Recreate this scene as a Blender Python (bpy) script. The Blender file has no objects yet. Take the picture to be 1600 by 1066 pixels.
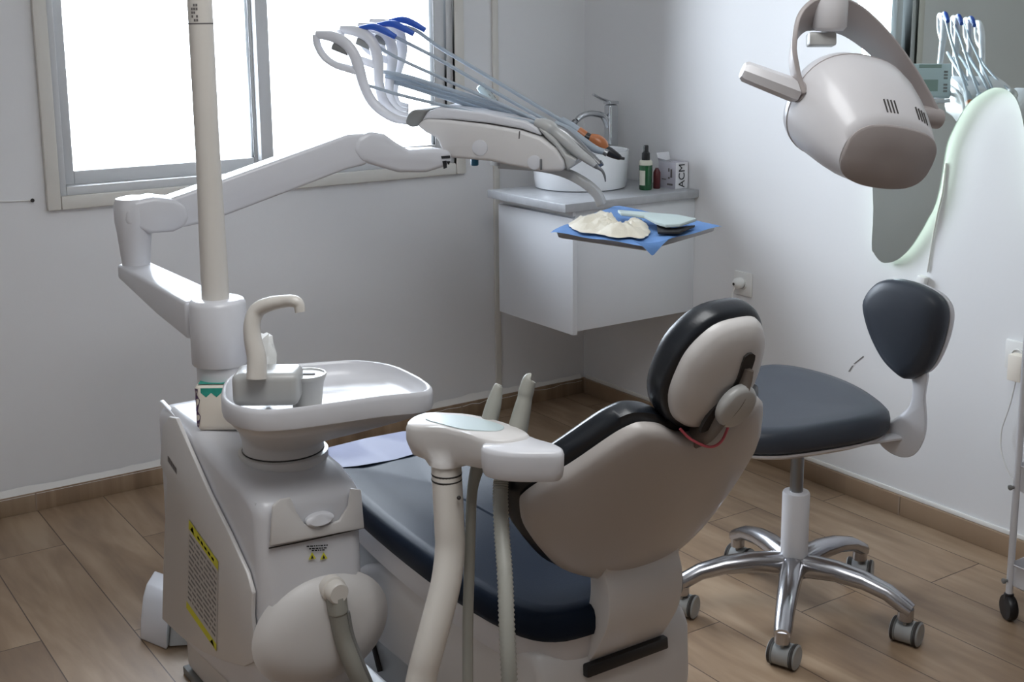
import bpy, bmesh, math, random
from mathutils import Vector, Matrix
random.seed(7)
V = Vector
scene = bpy.context.scene
COL = scene.collection

# ---------------------------------------------------------------- camera geometry (room corner = origin, x along window wall, y into it)
F = 1940.5; YAW, PITCH, ROLL = [math.radians(a) for a in (33.2416, 10.6777, -0.7119)]
CX, CY = 756.2, 398.75
CAM = V((-3.0275, -3.885, 1.5))
_fw = V((math.sin(YAW)*math.cos(PITCH), math.cos(YAW)*math.cos(PITCH), -math.sin(PITCH)))
_r = V((math.cos(YAW), -math.sin(YAW), 0)); _u = _r.cross(_fw)
RT = _r*math.cos(ROLL) + _u*math.sin(ROLL)
UP = -_r*math.sin(ROLL) + _u*math.cos(ROLL)
FW = _fw
def ray(px, py): return RT*((px-CX)/F) - UP*((py-CY)/F) + FW
def onx(px, py, x=0.0): d = ray(px, py); return CAM + d*((x-CAM.x)/d.x)
def ony(px, py, y=0.0): d = ray(px, py); return CAM + d*((y-CAM.y)/d.y)
def onz(px, py, z=0.0): d = ray(px, py); return CAM + d*((z-CAM.z)/d.z)
def atD(px, py, D): return CAM + ray(px, py)*D
def onpl(px, py, P0, n): d = ray(px, py); return CAM + d*((P0-CAM).dot(n)/d.dot(n))

cd = bpy.data.cameras.new('camera'); cam = bpy.data.objects.new('camera', cd); COL.objects.link(cam)
cd.sensor_width = 36; cd.lens = F/1600*36; cd.shift_x = (800-CX)/1600; cd.shift_y = -(533-CY)/1600
cd.clip_start = 0.05
m3 = Matrix((RT, UP, -FW)).transposed()
cam.matrix_world = Matrix.Translation(CAM) @ m3.to_4x4()
scene.camera = cam

# ---------------------------------------------------------------- materials
def lin(c):
    return tuple((x/12.92 if x <= .04045 else ((x+.055)/1.055)**2.4) for x in (v/255 for v in c))
MATS = {}
def mat(name, rgb, rough=.4, metal=0., coat=0., var=.05, scale=8., bump=0., bscale=200., spec=.5, emit=None, estr=0., alpha=1., trans=0.):
    if name in MATS: return MATS[name]
    m = bpy.data.materials.new(name); m.use_nodes = True; MATS[name] = m
    nt = m.node_tree; N = nt.nodes; L = nt.links
    b = N['Principled BSDF']
    c = lin(rgb)
    tc = N.new('ShaderNodeTexCoord')
    no = N.new('ShaderNodeTexNoise'); no.inputs['Scale'].default_value = scale; no.inputs['Detail'].default_value = 4
    L.new(tc.outputs['Object'], no.inputs['Vector'])
    mx = N.new('ShaderNodeMix'); mx.data_type = 'RGBA'
    mx.inputs[6].default_value = tuple(max(0, x*(1-var)) for x in c)+(1,)
    mx.inputs[7].default_value = tuple(min(1, x*(1+var)) for x in c)+(1,)
    L.new(no.outputs['Fac'], mx.inputs[0]); L.new(mx.outputs[2], b.inputs['Base Color'])
    b.inputs['Roughness'].default_value = rough; b.inputs['Metallic'].default_value = metal
    b.inputs['Coat Weight'].default_value = coat; b.inputs['Coat Roughness'].default_value = .12
    b.inputs['Specular IOR Level'].default_value = spec
    b.inputs['Alpha'].default_value = alpha
    b.inputs['Transmission Weight'].default_value = trans
    if bump:
        n2 = N.new('ShaderNodeTexNoise'); n2.inputs['Scale'].default_value = bscale; n2.inputs['Detail'].default_value = 3
        L.new(tc.outputs['Object'], n2.inputs['Vector'])
        bp = N.new('ShaderNodeBump'); bp.inputs['Strength'].default_value = bump; bp.inputs['Distance'].default_value = .002
        L.new(n2.outputs['Fac'], bp.inputs['Height']); L.new(bp.outputs['Normal'], b.inputs['Normal'])
    if emit:
        b.inputs['Emission Color'].default_value = lin(emit)+(1,); b.inputs['Emission Strength'].default_value = estr
    return m
M_WALL = mat('wall_paint', (223, 223, 224), .6, bump=.15, bscale=60, var=.015, scale=2)
M_WALLF = mat('low_bounce_wall', (132, 122, 114), .7, var=.02)  # unseen wall behind the camera, colour darkened to cut the light it bounces back
M_CEIL = mat('ceiling_paint', (232, 231, 228), .8, var=.02)
M_CAULK = mat('caulk_paint', (228, 226, 222), .6)
M_WHITE = mat('glossy_white_plastic', (208, 208, 212), .30, coat=.15, var=.02)
M_WHITE2 = mat('warm_white_plastic', (206, 203, 201), .34, coat=.12, var=.02)
M_SHELL = mat('shell_plastic', (180, 174, 170), .34, coat=.15, var=.02)
M_BEIGE = mat('ivory_plastic_tube', (208, 203, 196), .38, coat=.15, var=.03)
M_LAMP = mat('lamp_plastic', (212, 210, 212), .3, coat=.2, var=.02)
M_LAMPF = mat('lamp_end_plastic', (166, 158, 156), .4, var=.02)
M_GREYP = mat('light_grey_plastic', (178, 178, 176), .35, coat=.2, var=.03)
M_DGREY = mat('mid_grey_plastic', (120, 120, 118), .45, var=.05)
M_SEAM = mat('dark_seam', (48, 44, 42), .7)
M_BLACK = mat('black_plastic', (24, 24, 27), .4)
M_VINYL = mat('navy_vinyl', (27, 35, 48), .36, var=.10, scale=14, bump=.08, bscale=350, spec=.05)
M_VINYLS = mat('slate_vinyl', (52, 58, 68), .42, var=.10, scale=14, bump=.1, bscale=350, spec=.45)
M_VINYL2 = mat('black_vinyl_edge', (26, 30, 36), .30, var=.10, scale=14, bump=.08, bscale=350)
M_BRONZE = mat('brown_grey_bracket', (104, 94, 86), .4, var=.05)
M_CHROME = mat('chrome', (205, 207, 210), .12, metal=1., var=.02)
M_ALU = mat('polished_aluminium', (182, 182, 186), .22, metal=1., var=.05)
M_STEEL = mat('dull_steel', (140, 141, 143), .35, metal=1., var=.04)
M_HOSE = mat('grey_silicone_hose', (158, 168, 178), .45, var=.04)
M_HOSE2 = mat('warm_grey_hose', (150, 149, 141), .5, var=.05)
M_BLUE = mat('blue_silicone_sleeve', (36, 84, 178), .4, var=.06)
M_ORANGE = mat('orange_tinted_plastic', (180, 112, 70), .3, var=.08)
M_DRAPE = mat('blue_nonwoven_drape', (104, 146, 204), .85, var=.12, scale=30, bump=.5, bscale=140)
M_LATEX = mat('cream_latex', (226, 220, 204), .6, var=.06, scale=40, bump=.5, bscale=120)
M_PAPER = mat('pale_green_paper', (196, 212, 212), .7, var=.05, scale=30)
M_TISSUE = mat('white_tissue', (240, 240, 238), .9, var=.02)
M_CAB = mat('white_lacquer', (226, 229, 234), .3, coat=.2, var=.01)
M_COUNTER = mat('grey_stone_counter', (170, 172, 176), .3, var=.22, scale=30)
M_CERAMIC = mat('white_ceramic', (238, 240, 243), .12, coat=.6, var=.01)
M_GREEN = mat('green_bottle', (24, 84, 48), .18, coat=.5, var=.2)
M_LABEL = mat('cream_label', (206, 204, 190), .6)
M_RED = mat('dark_red_bottle', (84, 30, 34), .3)
M_CARDS = mat('lilac_card', (188, 186, 196), .6, var=.03)
M_CARD = mat('white_card', (228, 228, 232), .6, var=.02)
M_INK = mat('black_ink', (34, 34, 38), .7)
M_GINK = mat('grey_ink', (104, 99, 98), .8)
M_YELLOW = mat('yellow_sticker', (206, 200, 52), .6)
M_STICK = mat('pale_sticker', (196, 190, 184), .5)
M_PRINT = mat('faded_print', (126, 121, 119), .8)
M_TEAL = mat('teal_print', (40, 148, 132), .5, var=.3, scale=60)
M_PACK = mat('cream_pack', (226, 218, 206), .6, var=.04)
M_PURPLE = mat('purple_print', (84, 60, 96), .6)
M_MEMB = mat('membrane_panel', (178, 192, 194), .3, coat=.3, var=.05)
M_LCD = mat('grey_green_screen', (128, 146, 138), .3)
M_FOIL = mat('clear_film', (112, 116, 142), .45, coat=.0, spec=.12, var=.03)
M_PINK = mat('pink_cord', (206, 96, 108), .7)
M_SASH = mat('window_pvc', (206, 207, 208), .4, var=.01)
M_CASE = mat('window_casing_paint', (214, 211, 204), .55, var=.02)
M_CABLE = mat('white_cable', (222, 221, 218), .5)
M_LED = mat('led_strip', (240, 255, 246), .5, emit=(228, 255, 240), estr=8.5)
M_SOCK = mat('socket_plastic', (222, 221, 219), .4)
M_GROUT = mat('grout', (150, 132, 116), .8)
M_KNOBB = mat('teal_knob', (22, 92, 120), .4)
M_CASTER = mat('grey_caster_plastic', (150, 152, 152), .4)
M_SCUFF = mat('scuff', (120, 116, 114), .9)
M_TRAY = mat('tray_steel', (150, 148, 146), .35, metal=.6, var=.05)

# mirror glass
m = bpy.data.materials.new('mirror_glass'); m.use_nodes = True
b = m.node_tree.nodes['Principled BSDF']; b.inputs['Metallic'].default_value = 1; b.inputs['Roughness'].default_value = .01
tn = m.node_tree.nodes.new('ShaderNodeTexNoise'); tn.inputs['Scale'].default_value = 3
cr = m.node_tree.nodes.new('ShaderNodeValToRGB'); cr.color_ramp.elements[0].color = (.68, .75, .72, 1); cr.color_ramp.elements[1].color = (.70, .77, .74, 1)
m.node_tree.links.new(tn.outputs['Fac'], cr.inputs[0]); m.node_tree.links.new(cr.outputs[0], b.inputs['Base Color'])
M_MIRROR = m
# window glass: thin, lets light straight through
m = bpy.data.materials.new('window_glass'); m.use_nodes = True; nt = m.node_tree; nt.nodes.clear()
out = nt.nodes.new('ShaderNodeOutputMaterial'); mixn = nt.nodes.new('ShaderNodeMixShader'); tr = nt.nodes.new('ShaderNodeBsdfTransparent'); gl = nt.nodes.new('ShaderNodeBsdfGlossy'); fr = nt.nodes.new('ShaderNodeFresnel')
gl.inputs['Roughness'].default_value = .02; fr.inputs['IOR'].default_value = 1.2; tr.inputs['Color'].default_value = (.96, .98, .98, 1)
nt.links.new(fr.outputs[0], mixn.inputs[0]); nt.links.new(tr.outputs[0], mixn.inputs[1]); nt.links.new(gl.outputs[0], mixn.inputs[2]); nt.links.new(mixn.outputs[0], out.inputs[0])
M_GLASS = m

def wood_mat(name, plank=True, dark=1.0):
    m = bpy.data.materials.new(name); m.use_nodes = True; nt = m.node_tree; N = nt.nodes; L = nt.links
    b = N['Principled BSDF']
    geo = N.new('ShaderNodeNewGeometry'); sep = N.new('ShaderNodeSeparateXYZ'); L.new(geo.outputs['Position'], sep.inputs[0])
    def math_(op, a, bb=None):
        n = N.new('ShaderNodeMath'); n.operation = op
        for i, v in enumerate((a, bb)):
            if v is None: continue
            if isinstance(v, (int, float)): n.inputs[i].default_value = v
            else: L.new(v, n.inputs[i])
        return n.outputs[0]
    W, LEN = .207, 1.2
    xs = math_('DIVIDE', math_('SUBTRACT', sep.outputs['X'], -1.978-.207*20), W)
    row = math_('FLOOR', xs); fx = math_('FRACT', xs)
    off = math_('FRACT', math_('MULTIPLY', row, .5337))
    ys = math_('ADD', math_('DIVIDE', math_('ADD', sep.outputs['Y'], 20.0), LEN), off)
    seg = math_('FLOOR', ys); fy = math_('FRACT', ys)
    # per-plank random
    cmb = N.new('ShaderNodeCombineXYZ'); L.new(row, cmb.inputs[0]); L.new(seg, cmb.inputs[1])
    wn = N.new('ShaderNodeTexWhiteNoise'); wn.noise_dimensions = '3D'; L.new(cmb.outputs[0], wn.inputs[0])
    # grain coordinates
    g = N.new('ShaderNodeCombineXYZ')
    L.new(math_('ADD', math_('MULTIPLY', sep.outputs['X'], 9.0), math_('MULTIPLY', wn.outputs['Value'], 37.0)), g.inputs[0])
    L.new(math_('MULTIPLY', sep.outputs['Y'], 1.6), g.inputs[1])
    L.new(math_('MULTIPLY', wn.outputs['Value'], 11.0), g.inputs[2])
    nz = N.new('ShaderNodeTexNoise'); nz.inputs['Scale'].default_value = .9; nz.inputs['Detail'].default_value = 5; nz.inputs['Distortion'].default_value = 1.2
    L.new(g.outputs[0], nz.inputs['Vector'])
    wv = N.new('ShaderNodeTexNoise'); wv.inputs['Scale'].default_value = 4.; wv.inputs['Detail'].default_value = 6
    L.new(g.outputs[0], wv.inputs['Vector'])
    f = math_('ADD', math_('MULTIPLY', nz.outputs['Fac'], .75), math_('MULTIPLY', wv.outputs['Fac'], .25))
    ramp = N.new('ShaderNodeValToRGB'); e = ramp.color_ramp.elements
    e[0].position = .32; e[0].color = lin(tuple(c*dark for c in (118, 97, 78)))+(1,)
    e[1].position = .68; e[1].color = lin(tuple(c*dark for c in (164, 142, 118)))+(1,)
    mid = ramp.color_ramp.elements.new(.5); mid.color = lin(tuple(c*dark for c in (143, 120, 97)))+(1,)
    L.new(f, ramp.inputs[0])
    hs = N.new('ShaderNodeHueSaturation'); L.new(ramp.outputs[0], hs.inputs['Color'])
    L.new(math_('ADD', math_('MULTIPLY', wn.outputs['Value'], .16), .92), hs.inputs['Value'])
    last = hs.outputs[0]
    if plank:
        j1 = math_('LESS_THAN', fx, .014); j2 = math_('LESS_THAN', fy, .0024)
        j = math_('MAXIMUM', j1, j2)
        mx = N.new('ShaderNodeMix'); mx.data_type = 'RGBA'; L.new(j, mx.inputs[0]); L.new(last, mx.inputs[6]); mx.inputs[7].default_value = lin((74, 56, 44))+(1,)
        last = mx.outputs[2]
        bp = N.new('ShaderNodeBump'); bp.inputs['Strength'].default_value = .4; bp.inputs['Distance'].default_value = .002; bp.invert = True
        L.new(j, bp.inputs['Height']); L.new(bp.outputs['Normal'], b.inputs['Normal'])
    L.new(last, b.inputs['Base Color']); b.inputs['Roughness'].default_value = .42; b.inputs['Specular IOR Level'].default_value = .45
    return m
M_FLOOR = wood_mat('wood_look_tile')
M_SKIRT = wood_mat('wood_look_skirting', False, .98)

# ---------------------------------------------------------------- mesh helpers
OFF = {}
class MB:
    def __init__(s): s.bm = bmesh.new(); s.mi = 0
    def _mark(s): return set(s.bm.faces)
    def _fin(s, old, bevel=0, seg=2, ang=30):
        new = [f for f in s.bm.faces if f not in old]
        if bevel:
            bmesh.ops.recalc_face_normals(s.bm, faces=new)
            ed = {e for f in new for e in f.edges}
            ed = [e for e in ed if len(e.link_faces) == 2 and e.calc_face_angle(0) > math.radians(ang)]
            if ed:
                r = bmesh.ops.bevel(s.bm, geom=ed, offset=bevel, segments=seg, profile=.5, affect='EDGES', clamp_overlap=True)
            new = [f for f in s.bm.faces if f not in old]
        for f in new: f.material_index = s.mi
        return s
    def face(s, pts):
        old = s._mark(); s.bm.faces.new([s.bm.verts.new(p) for p in pts]); return s._fin(old)
    def box(s, lo, hi, bevel=0, seg=2, rot=None, about=None):
        old = s._mark()
        P = [V((x, y, z)) for z in (lo[2], hi[2]) for y in (lo[1], hi[1]) for x in (lo[0], hi[0])]
        if rot is not None:
            c = about if about is not None else (V(lo)+V(hi))/2
            P = [c + rot @ (p-c) for p in P]
        vs = [s.bm.verts.new(p) for p in P]
        for f in ((0,2,3,1),(4,5,7,6),(0,1,5,4),(2,6,7,3),(0,4,6,2),(1,3,7,5)): s.bm.faces.new([vs[i] for i in f])
        return s._fin(old, bevel, seg)
    def obox(s, c, ax, size, bevel=0, seg=2):      # oriented box: ax three unit vectors, full sizes
        old = s._mark(); vs = []
        for k in (-.5, .5):
            for j in (-.5, .5):
                for i in (-.5, .5): vs.append(s.bm.verts.new(V(c)+ax[0]*size[0]*i+ax[1]*size[1]*j+ax[2]*size[2]*k))
        for f in ((0,2,3,1),(4,5,7,6),(0,1,5,4),(2,6,7,3),(0,4,6,2),(1,3,7,5)): s.bm.faces.new([vs[i] for i in f])
        return s._fin(old, bevel, seg)
    def prism(s, poly, vec, bevel=0, seg=2, ang=30):
        old = s._mark(); n = len(poly)
        a = [s.bm.verts.new(p) for p in poly]; b_ = [s.bm.verts.new(V(p)+vec) for p in poly]
        s.bm.faces.new(a); s.bm.faces.new(b_[::-1])
        for i in range(n): s.bm.faces.new((a[i], b_[i], b_[(i+1) % n], a[(i+1) % n]))
        return s._fin(old, bevel, seg, ang)
    def loft(s, rings, cap0=True, cap1=True, closed=True, bevel=0, seg=2):
        old = s._mark(); R = [[s.bm.verts.new(p) for p in r] for r in rings]
        n = len(R[0])
        for a, b_ in zip(R, R[1:]):
            for i in range(n if closed else n-1):
                j = (i+1) % n
                s.bm.faces.new((a[i], a[j], b_[j], b_[i]))
        if cap0: s.bm.faces.new(R[0][::-1])
        if cap1: s.bm.faces.new(R[-1])
        return s._fin(old, bevel, seg)
    def tube(s, pts, r, n=12, res=6, smooth=True, squash=None, caps=True):
        pts = [V(p) for p in pts]
        rr = [r]*len(pts) if isinstance(r, (int, float)) else list(r)
        if smooth and len(pts) > 2: pts, rr = crom(pts, rr, res)
        T = [(pts[min(i+1, len(pts)-1)]-pts[max(i-1, 0)]).normalized() for i in range(len(pts))]
        ref = V((0, 0, 1)) if abs(T[0].z) < .9 else V((1, 0, 0))
        nrm = (ref - T[0]*ref.dot(T[0])).normalized(); rings = []
        for p, t, q in zip(pts, T, rr):
            nrm = (nrm - t*nrm.dot(t)).normalized(); bn = t.cross(nrm)
            sx, sy = (1, 1) if squash is None else squash
            rings.append([p + (nrm*math.cos(2*math.pi*k/n)*sx + bn*math.sin(2*math.pi*k/n)*sy)*q for k in range(n)])
        return s.loft(rings, caps, caps)
    def lathe(s, c, prof, axis=V((0, 0, 1)), n=32, cap0=True, cap1=True, ref=None):
        axis = axis.normalized(); ref = ref or (V((1, 0, 0)) if abs(axis.x) < .9 else V((0, 1, 0)))
        a = (ref-axis*ref.dot(axis)).normalized(); b_ = axis.cross(a)
        rings = [[V(c)+axis*z+(a*math.cos(2*math.pi*k/n)+b_*math.sin(2*math.pi*k/n))*max(r, 1e-4) for k in range(n)] for r, z in prof]
        return s.loft(rings, cap0, cap1)
    def ball(s, c, r, n=16):
        return s.lathe(c, [(r*math.sin(math.pi*k/10), -r*math.cos(math.pi*k/10)) for k in range(11)], n=n)
    def build(s, name, mats, parent=None, angle=38, sub=0):
        off = OFF.get(parent.name, V((0, 0, 0))) if parent is not None else V((0, 0, 0))
        if sub == 0: pass
        bmesh.ops.remove_doubles(s.bm, verts=s.bm.verts, dist=1e-6)
        bmesh.ops.recalc_face_normals(s.bm, faces=s.bm.faces)
        org = off
        if parent is None:
            lo = [min(v.co[i] for v in s.bm.verts) for i in range(3)]; hi = [max(v.co[i] for v in s.bm.verts) for i in range(3)]
            org = V(((lo[0]+hi[0])/2, (lo[1]+hi[1])/2, lo[2]))
        for v in s.bm.verts: v.co -= org
        me = bpy.data.meshes.new(name); s.bm.to_mesh(me); s.bm.free()
        for mm in (mats if isinstance(mats, (list, tuple)) else [mats]): me.materials.append(mm)
        for p in me.polygons: p.use_smooth = True
        if not sub: me.set_sharp_from_angle(angle=math.radians(angle))
        o = bpy.data.objects.new(name, me); COL.objects.link(o)
        if parent is not None: o.parent = parent; OFF[o.name] = off
        else: o.location = org; OFF[o.name] = org
        if sub:
            md = o.modifiers.new('sub', 'SUBSURF'); md.levels = sub; md.render_levels = sub
        return o
def crom(pts, rr, res):
    P = [pts[0]*2-pts[1]] + pts + [pts[-1]*2-pts[-2]]; Q = [rr[0]]+rr+[rr[-1]]
    op, orr = [], []
    for i in range(1, len(P)-2):
        for k in range(res):
            t = k/res; t2 = t*t; t3 = t2*t
            f = lambda a, b_, c, d: (a*(-t3+2*t2-t) + b_*(3*t3-5*t2+2) + c*(-3*t3+4*t2+t) + d*(t3-t2))*.5
            op.append(f(P[i-1], P[i], P[i+1], P[i+2])); orr.append(f(Q[i-1], Q[i], Q[i+1], Q[i+2]))
    op.append(pts[-1]); orr.append(rr[-1]); return op, orr
def cloop(pts, res=5):        # closed smooth outline
    n = len(pts); out = []
    for i in range(n):
        a, b_, c, d = pts[i-1], pts[i], pts[(i+1) % n], pts[(i+2) % n]
        for k in range(res):
            t = k/res; t2 = t*t; t3 = t2*t
            out.append((a*(-t3+2*t2-t) + b_*(3*t3-5*t2+2) + c*(-3*t3+4*t2+t) + d*(t3-t2))*.5)
    return out
def empty(name, loc, label, cat, group=None, kind=None):
    o = bpy.data.objects.new(name, None); COL.objects.link(o); o.location = loc; o.empty_display_size = .1
    OFF[o.name] = V(loc); return tag(o, label, cat, group, kind)
def tag(o, label=None, cat=None, group=None, kind=None):
    if label: o['label'] = label
    if cat: o['category'] = cat
    if group: o['group'] = group
    if kind: o['kind'] = kind
    return o
def struct(o): o['kind'] = 'structure'; return o
def text_mesh(mb, txt, origin, ux, uy, height, depth=.0006):
    cu = bpy.data.curves.new('t', 'FONT'); cu.body = txt; cu.size = 1; cu.extrude = .01; cu.align_x = 'CENTER'; cu.align_y = 'CENTER'
    ob = bpy.data.objects.new('t', cu); COL.objects.link(ob)
    dg = bpy.context.evaluated_depsgraph_get(); me = bpy.data.meshes.new_from_object(ob.evaluated_get(dg))
    old = mb._mark(); n0 = ux.cross(uy)
    vs = [mb.bm.verts.new(V(origin)+(ux*v.co.x+uy*v.co.y)*height+n0*(v.co.z*depth*50+depth)) for v in me.vertices]
    for p in me.polygons:
        try: mb.bm.faces.new([vs[i] for i in p.vertices])
        except ValueError: pass
    mb._fin(old)
    bpy.data.objects.remove(ob); bpy.data.curves.remove(cu); bpy.data.meshes.remove(me)
X, Y, Z = V((1, 0, 0)), V((0, 1, 0)), V((0, 0, 1))
def lerp(a, b_, t): return a+(b_-a)*t

# ================================================================ ROOM
x0, y0, H = -4.3, -5.6, 2.7
mb = MB(); mb.box((x0-.15, y0-.15, -.1), (.15, .15, 0)); struct(mb.build('floor', M_FLOOR))
mb = MB(); mb.box((x0-.15, y0-.15, H), (.15, .15, H+.1)); struct(mb.build('ceiling', M_CEIL))
WX0, WX1, WZ0, WZ1 = -2.045, -.605, .985, 2.15
mb = MB()
mb.box((x0-.15, 0, 0), (WX0, .15, H)); mb.box((WX1, 0, 0), (.15, .15, H)); mb.box((WX0, 0, 0), (WX1, .15, WZ0)); mb.box((WX0, 0, WZ1), (WX1, .15, H))
struct(mb.build('wall_back', M_WALL))
mb = MB(); mb.box((0, y0-.15, 0), (.15, 0, H)); wall_right = struct(mb.build('wall_right', M_WALL))
mb = MB(); mb.box((x0-.15, y0, 0), (x0, 0, H)); struct(mb.build('wall_left', M_WALL))
mb = MB(); mb.box((x0-.15, y0-.15, 0), (0, y0, H)); struct(mb.build('wall_front', M_WALLF))
# skirting
BH = .062
mb = MB(); mb.box((x0, -.014, 0), (0, 0, BH), .002); bb = struct(mb.build('baseboard_back', M_SKIRT))
mb = MB()
for gx in (-2.186, -1.40, -.60): mb.box((gx-.0025, -.0155, 0), (gx+.0025, -.0135, BH))
mb.build('grout_line', M_GROUT, bb)
mb = MB(); mb.box((-.014, y0, 0), (0, -.014, BH), .002); br = struct(mb.build('baseboard_right', M_SKIRT))
mb = MB()
for gy in (-.03, -.79, -1.58, -2.37): mb.box((-.0155, gy-.0025, 0), (-.0135, gy+.0025, BH))
mb.build('grout_line', M_GROUT, br)
# uneven painted caulk along the skirting top
mb = MB(); n = 120; top = []; low = []
for i in range(n+1):
    x = lerp(x0, -.02, i/n); hh = .017+.006*random.random()+(.006*math.sin(x*9))*(x > -1.4)
    low.append(V((x, -.0145, BH-.006-.010*random.random()*(x > -1.3)))); top.append(V((x, -.003, BH+hh)))
mb.loft([low, top], False, False, closed=False); struct(mb.build('trim_1', M_CAULK))
mb = MB(); mb.box((-.006, y0, BH), (0, -.02, BH+.014), .002); struct(mb.build('trim_2', M_CAULK))

# ---- window
win = bpy.data.objects.new('window_1', None); COL.objects.link(win); win.location = ((WX0+WX1)/2, 0, WZ0); win['kind'] = 'structure'; OFF['window_1'] = win.location.copy()
def frame_ring(mb, xa, xb, za, zb, w, ya, yb, bev=.003, bottom=True):
    mb.box((xa, ya, za), (xa+w, yb, zb), bev); mb.box((xb-w, ya, za), (xb, yb, zb), bev)
    mb.box((xa+w, ya, zb-w), (xb-w, yb, zb), bev)
    if bottom: mb.box((xa+w, ya, za), (xb-w, yb, za+w), bev)
mb = MB(); frame_ring(mb, -2.082, -.568, .945, 2.19, .042, -.022, -.0005, .006); mb.build('window_casing', M_CASE, win)
mb = MB(); frame_ring(mb, WX0, WX1, WZ0, WZ1, .028, .0, .10); mb.build('window_frame', M_SASH, win)
mb = MB(); frame_ring(mb, -2.018, -1.328, 1.012, 2.12, .042, .055, .09); s1 = mb.build('sash', M_SASH, win)
mb = MB(); frame_ring(mb, -1.362, -.632, 1.012, 2.12, .045, .015, .05); s2 = mb.build('sash', M_SASH, win)
mb = MB(); mb.box((-1.3725, .0530, 1.055), (-1.3695, .0550, 2.10)); mb.build('gasket', M_DGREY, s1)
mb = MB(); mb.box((-.6785, .0130, 1.055), (-.6765, .0150, 2.10)); mb.build('gasket', M_DGREY, s2)
mb = MB(); mb.box((-1.980, .070, 1.05), (-1.365, .074, 2.08)); mb.build('pane', M_GLASS, s1)
mb = MB(); mb.box((-1.322, .030, 1.05), (-.674, .034, 2.08)); mb.build('pane', M_GLASS, s2)

# cable trunking on the window wall
mb = MB(); mb.box((-.437, -.012, BH+.02), (-.412, 0, H), .003)
t = tag(mb.build('cable_trunking', M_CASE), 'narrow white cable trunking running up the window wall beside the window', 'trunking')
# wire and nail at left
P = [ony(px, py, -.004) for px, py in ((-60, 315), (0, 315), (30, 314), (50, 313))]
mb = MB(); mb.tube(P, .0022, 8); w = tag(mb.build('wall_wire', M_CABLE), 'thin wire pinned flat along the window wall left of the window', 'wire')
c = ony(50, 313, -.004); mb = MB(); mb.lathe(c+V((0, .004, 0)), [(.002, 0), (.002, .008), (.006, .009), (.006, .011)], -Y, 12); mb.build('nail', M_SEAM, w)

# ================================================================ CABINET
CT = .905
cab = empty('sink_cabinet', (-.28, -.435, .455), 'white wall-hung sink cabinet with grey stone top in the room corner', 'cabinet')
yA, yB = -.640, -.215
mb = MB(); mb.box((-.535, yA, .462), (-.0, yB, .875), .002); mb.build('cabinet_body', M_CAB, cab)
mb = MB(); mb.box((-.555, yA-.012, .455), (-.536, yB+.004, .852), .002); mb.build('drawer_front', M_CAB, cab)
mb = MB(); mb.box((-.548, yA-.002, .858), (-.5355, yB, .874), .001); mb.build('top_rail', M_CAB, cab)
mb = MB(); mb.box((-.592, yA-.02, .876), (0, yB+.02, CT), .003); mb.build('countertop', M_COUNTER, cab)
# vessel basin
bc = V((-.283, -.335, CT))
mb = MB(); r = .170
prof = [(r*.93, 0), (r*.97, .004), (r*1.0, .03), (r*1.03, .128), (r*1.025, .134), (r*.99, .134), (r*.96, .125), (r*.92, .05), (r*.75, .025), (.02, .02)]
mb.lathe((bc.x+.005, bc.y+.0, CT+.0005), prof, n=56)
basin = tag(mb.build('vessel_basin', M_CERAMIC), 'round white ceramic vessel basin standing on the grey cabinet top', 'basin')
mb = MB(); mb.lathe((bc.x+.005, bc.y, CT+.021), [(.022, 0), (.022, .004), (.016, .006), (.001, .006)], n=20); mb.build('drain', M_CHROME, basin)
# faucet
fx = -.075; fb = onx(955, 158, fx); fy = fb.y
fc = empty('tall_faucet', (fx, fy, CT), 'tall chrome single-lever faucet behind the white vessel basin', 'faucet')
mb = MB(); mb.lathe((fx, fy, CT), [(.024, 0), (.024, .006), (.021, .008)], n=24); mb.build('base_flange', M_CHROME, fc)
mb = MB(); mb.box((fx-.021, fy-.019, CT+.006), (fx+.021, fy+.019, fb.z-.012), .008, 3); mb.build('faucet_body', M_CHROME, fc)
mb = MB(); zt = fb.z-.045
mb.tube([(fx-.015, fy, zt-.05), (fx-.028, fy, zt-.02), (fx-.05, fy, zt-.004), (fx-.10, fy, zt+.004), (fx-.14, fy, zt-.004), (fx-.162, fy, zt-.018)], [.012, .013, .012, .011, .011, .010], 14); mb.build('spout', M_CHROME, fc)
mb = MB(); mb.lathe((fx-.167, fy, zt-.021), [(.011, -.0), (.012, .01), (.012, .022)], V((-.75, 0, -.66)), 14); mb.build('aerator', M_STEEL, fc)
mb = MB(); mb.box((fx-.022, fy-.02, fb.z-.011), (fx+.022, fy+.02, fb.z), .003)
mb.tube([(fx-.01, fy, fb.z-.002), (fx-.05, fy, fb.z+.012), (fx-.085, fy, fb.z+.028)], [.012, .010, .009], 12, squash=(.5, 1)); mb.build('lever', M_CHROME, fc)

# bottle
bp_ = V((-.150, -.545, CT))
bt = empty('spray_bottle', bp_, 'green bottle with black pump cap on the counter beside the basin', 'bottle')
mb = MB(); mb.lathe(bp_, [(.021, 0), (.0235, .004), (.0235, .088), (.020, .100), (.014, .106)], n=24); mb.build('bottle_body', M_GREEN, bt)
mb = MB(); mb.lathe(bp_+Z*.0885, [(.0238, 0), (.0238, .010), (.0205, .016), (.0145, .0175)], n=24, cap0=False, cap1=False); mb.build('shoulder_band', M_LABEL, bt)
mb = MB(); a0 = math.radians(165)
rings = [[bp_+V((math.cos(a0+i*.13)*.0239, math.sin(a0+i*.13)*.0239, z)) for i in range(9)] for z in (.018, .070)]
mb.loft(rings, False, False, closed=False); mb.build('paper_label', M_LABEL, bt)
mb = MB(); mb.lathe(bp_+Z*.106, [(.0145, 0), (.0145, .024), (.011, .028), (.009, .030), (.009, .048), (.007, .052)], n=20); mb.build('pump_cap', M_BLACK, bt)
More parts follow.
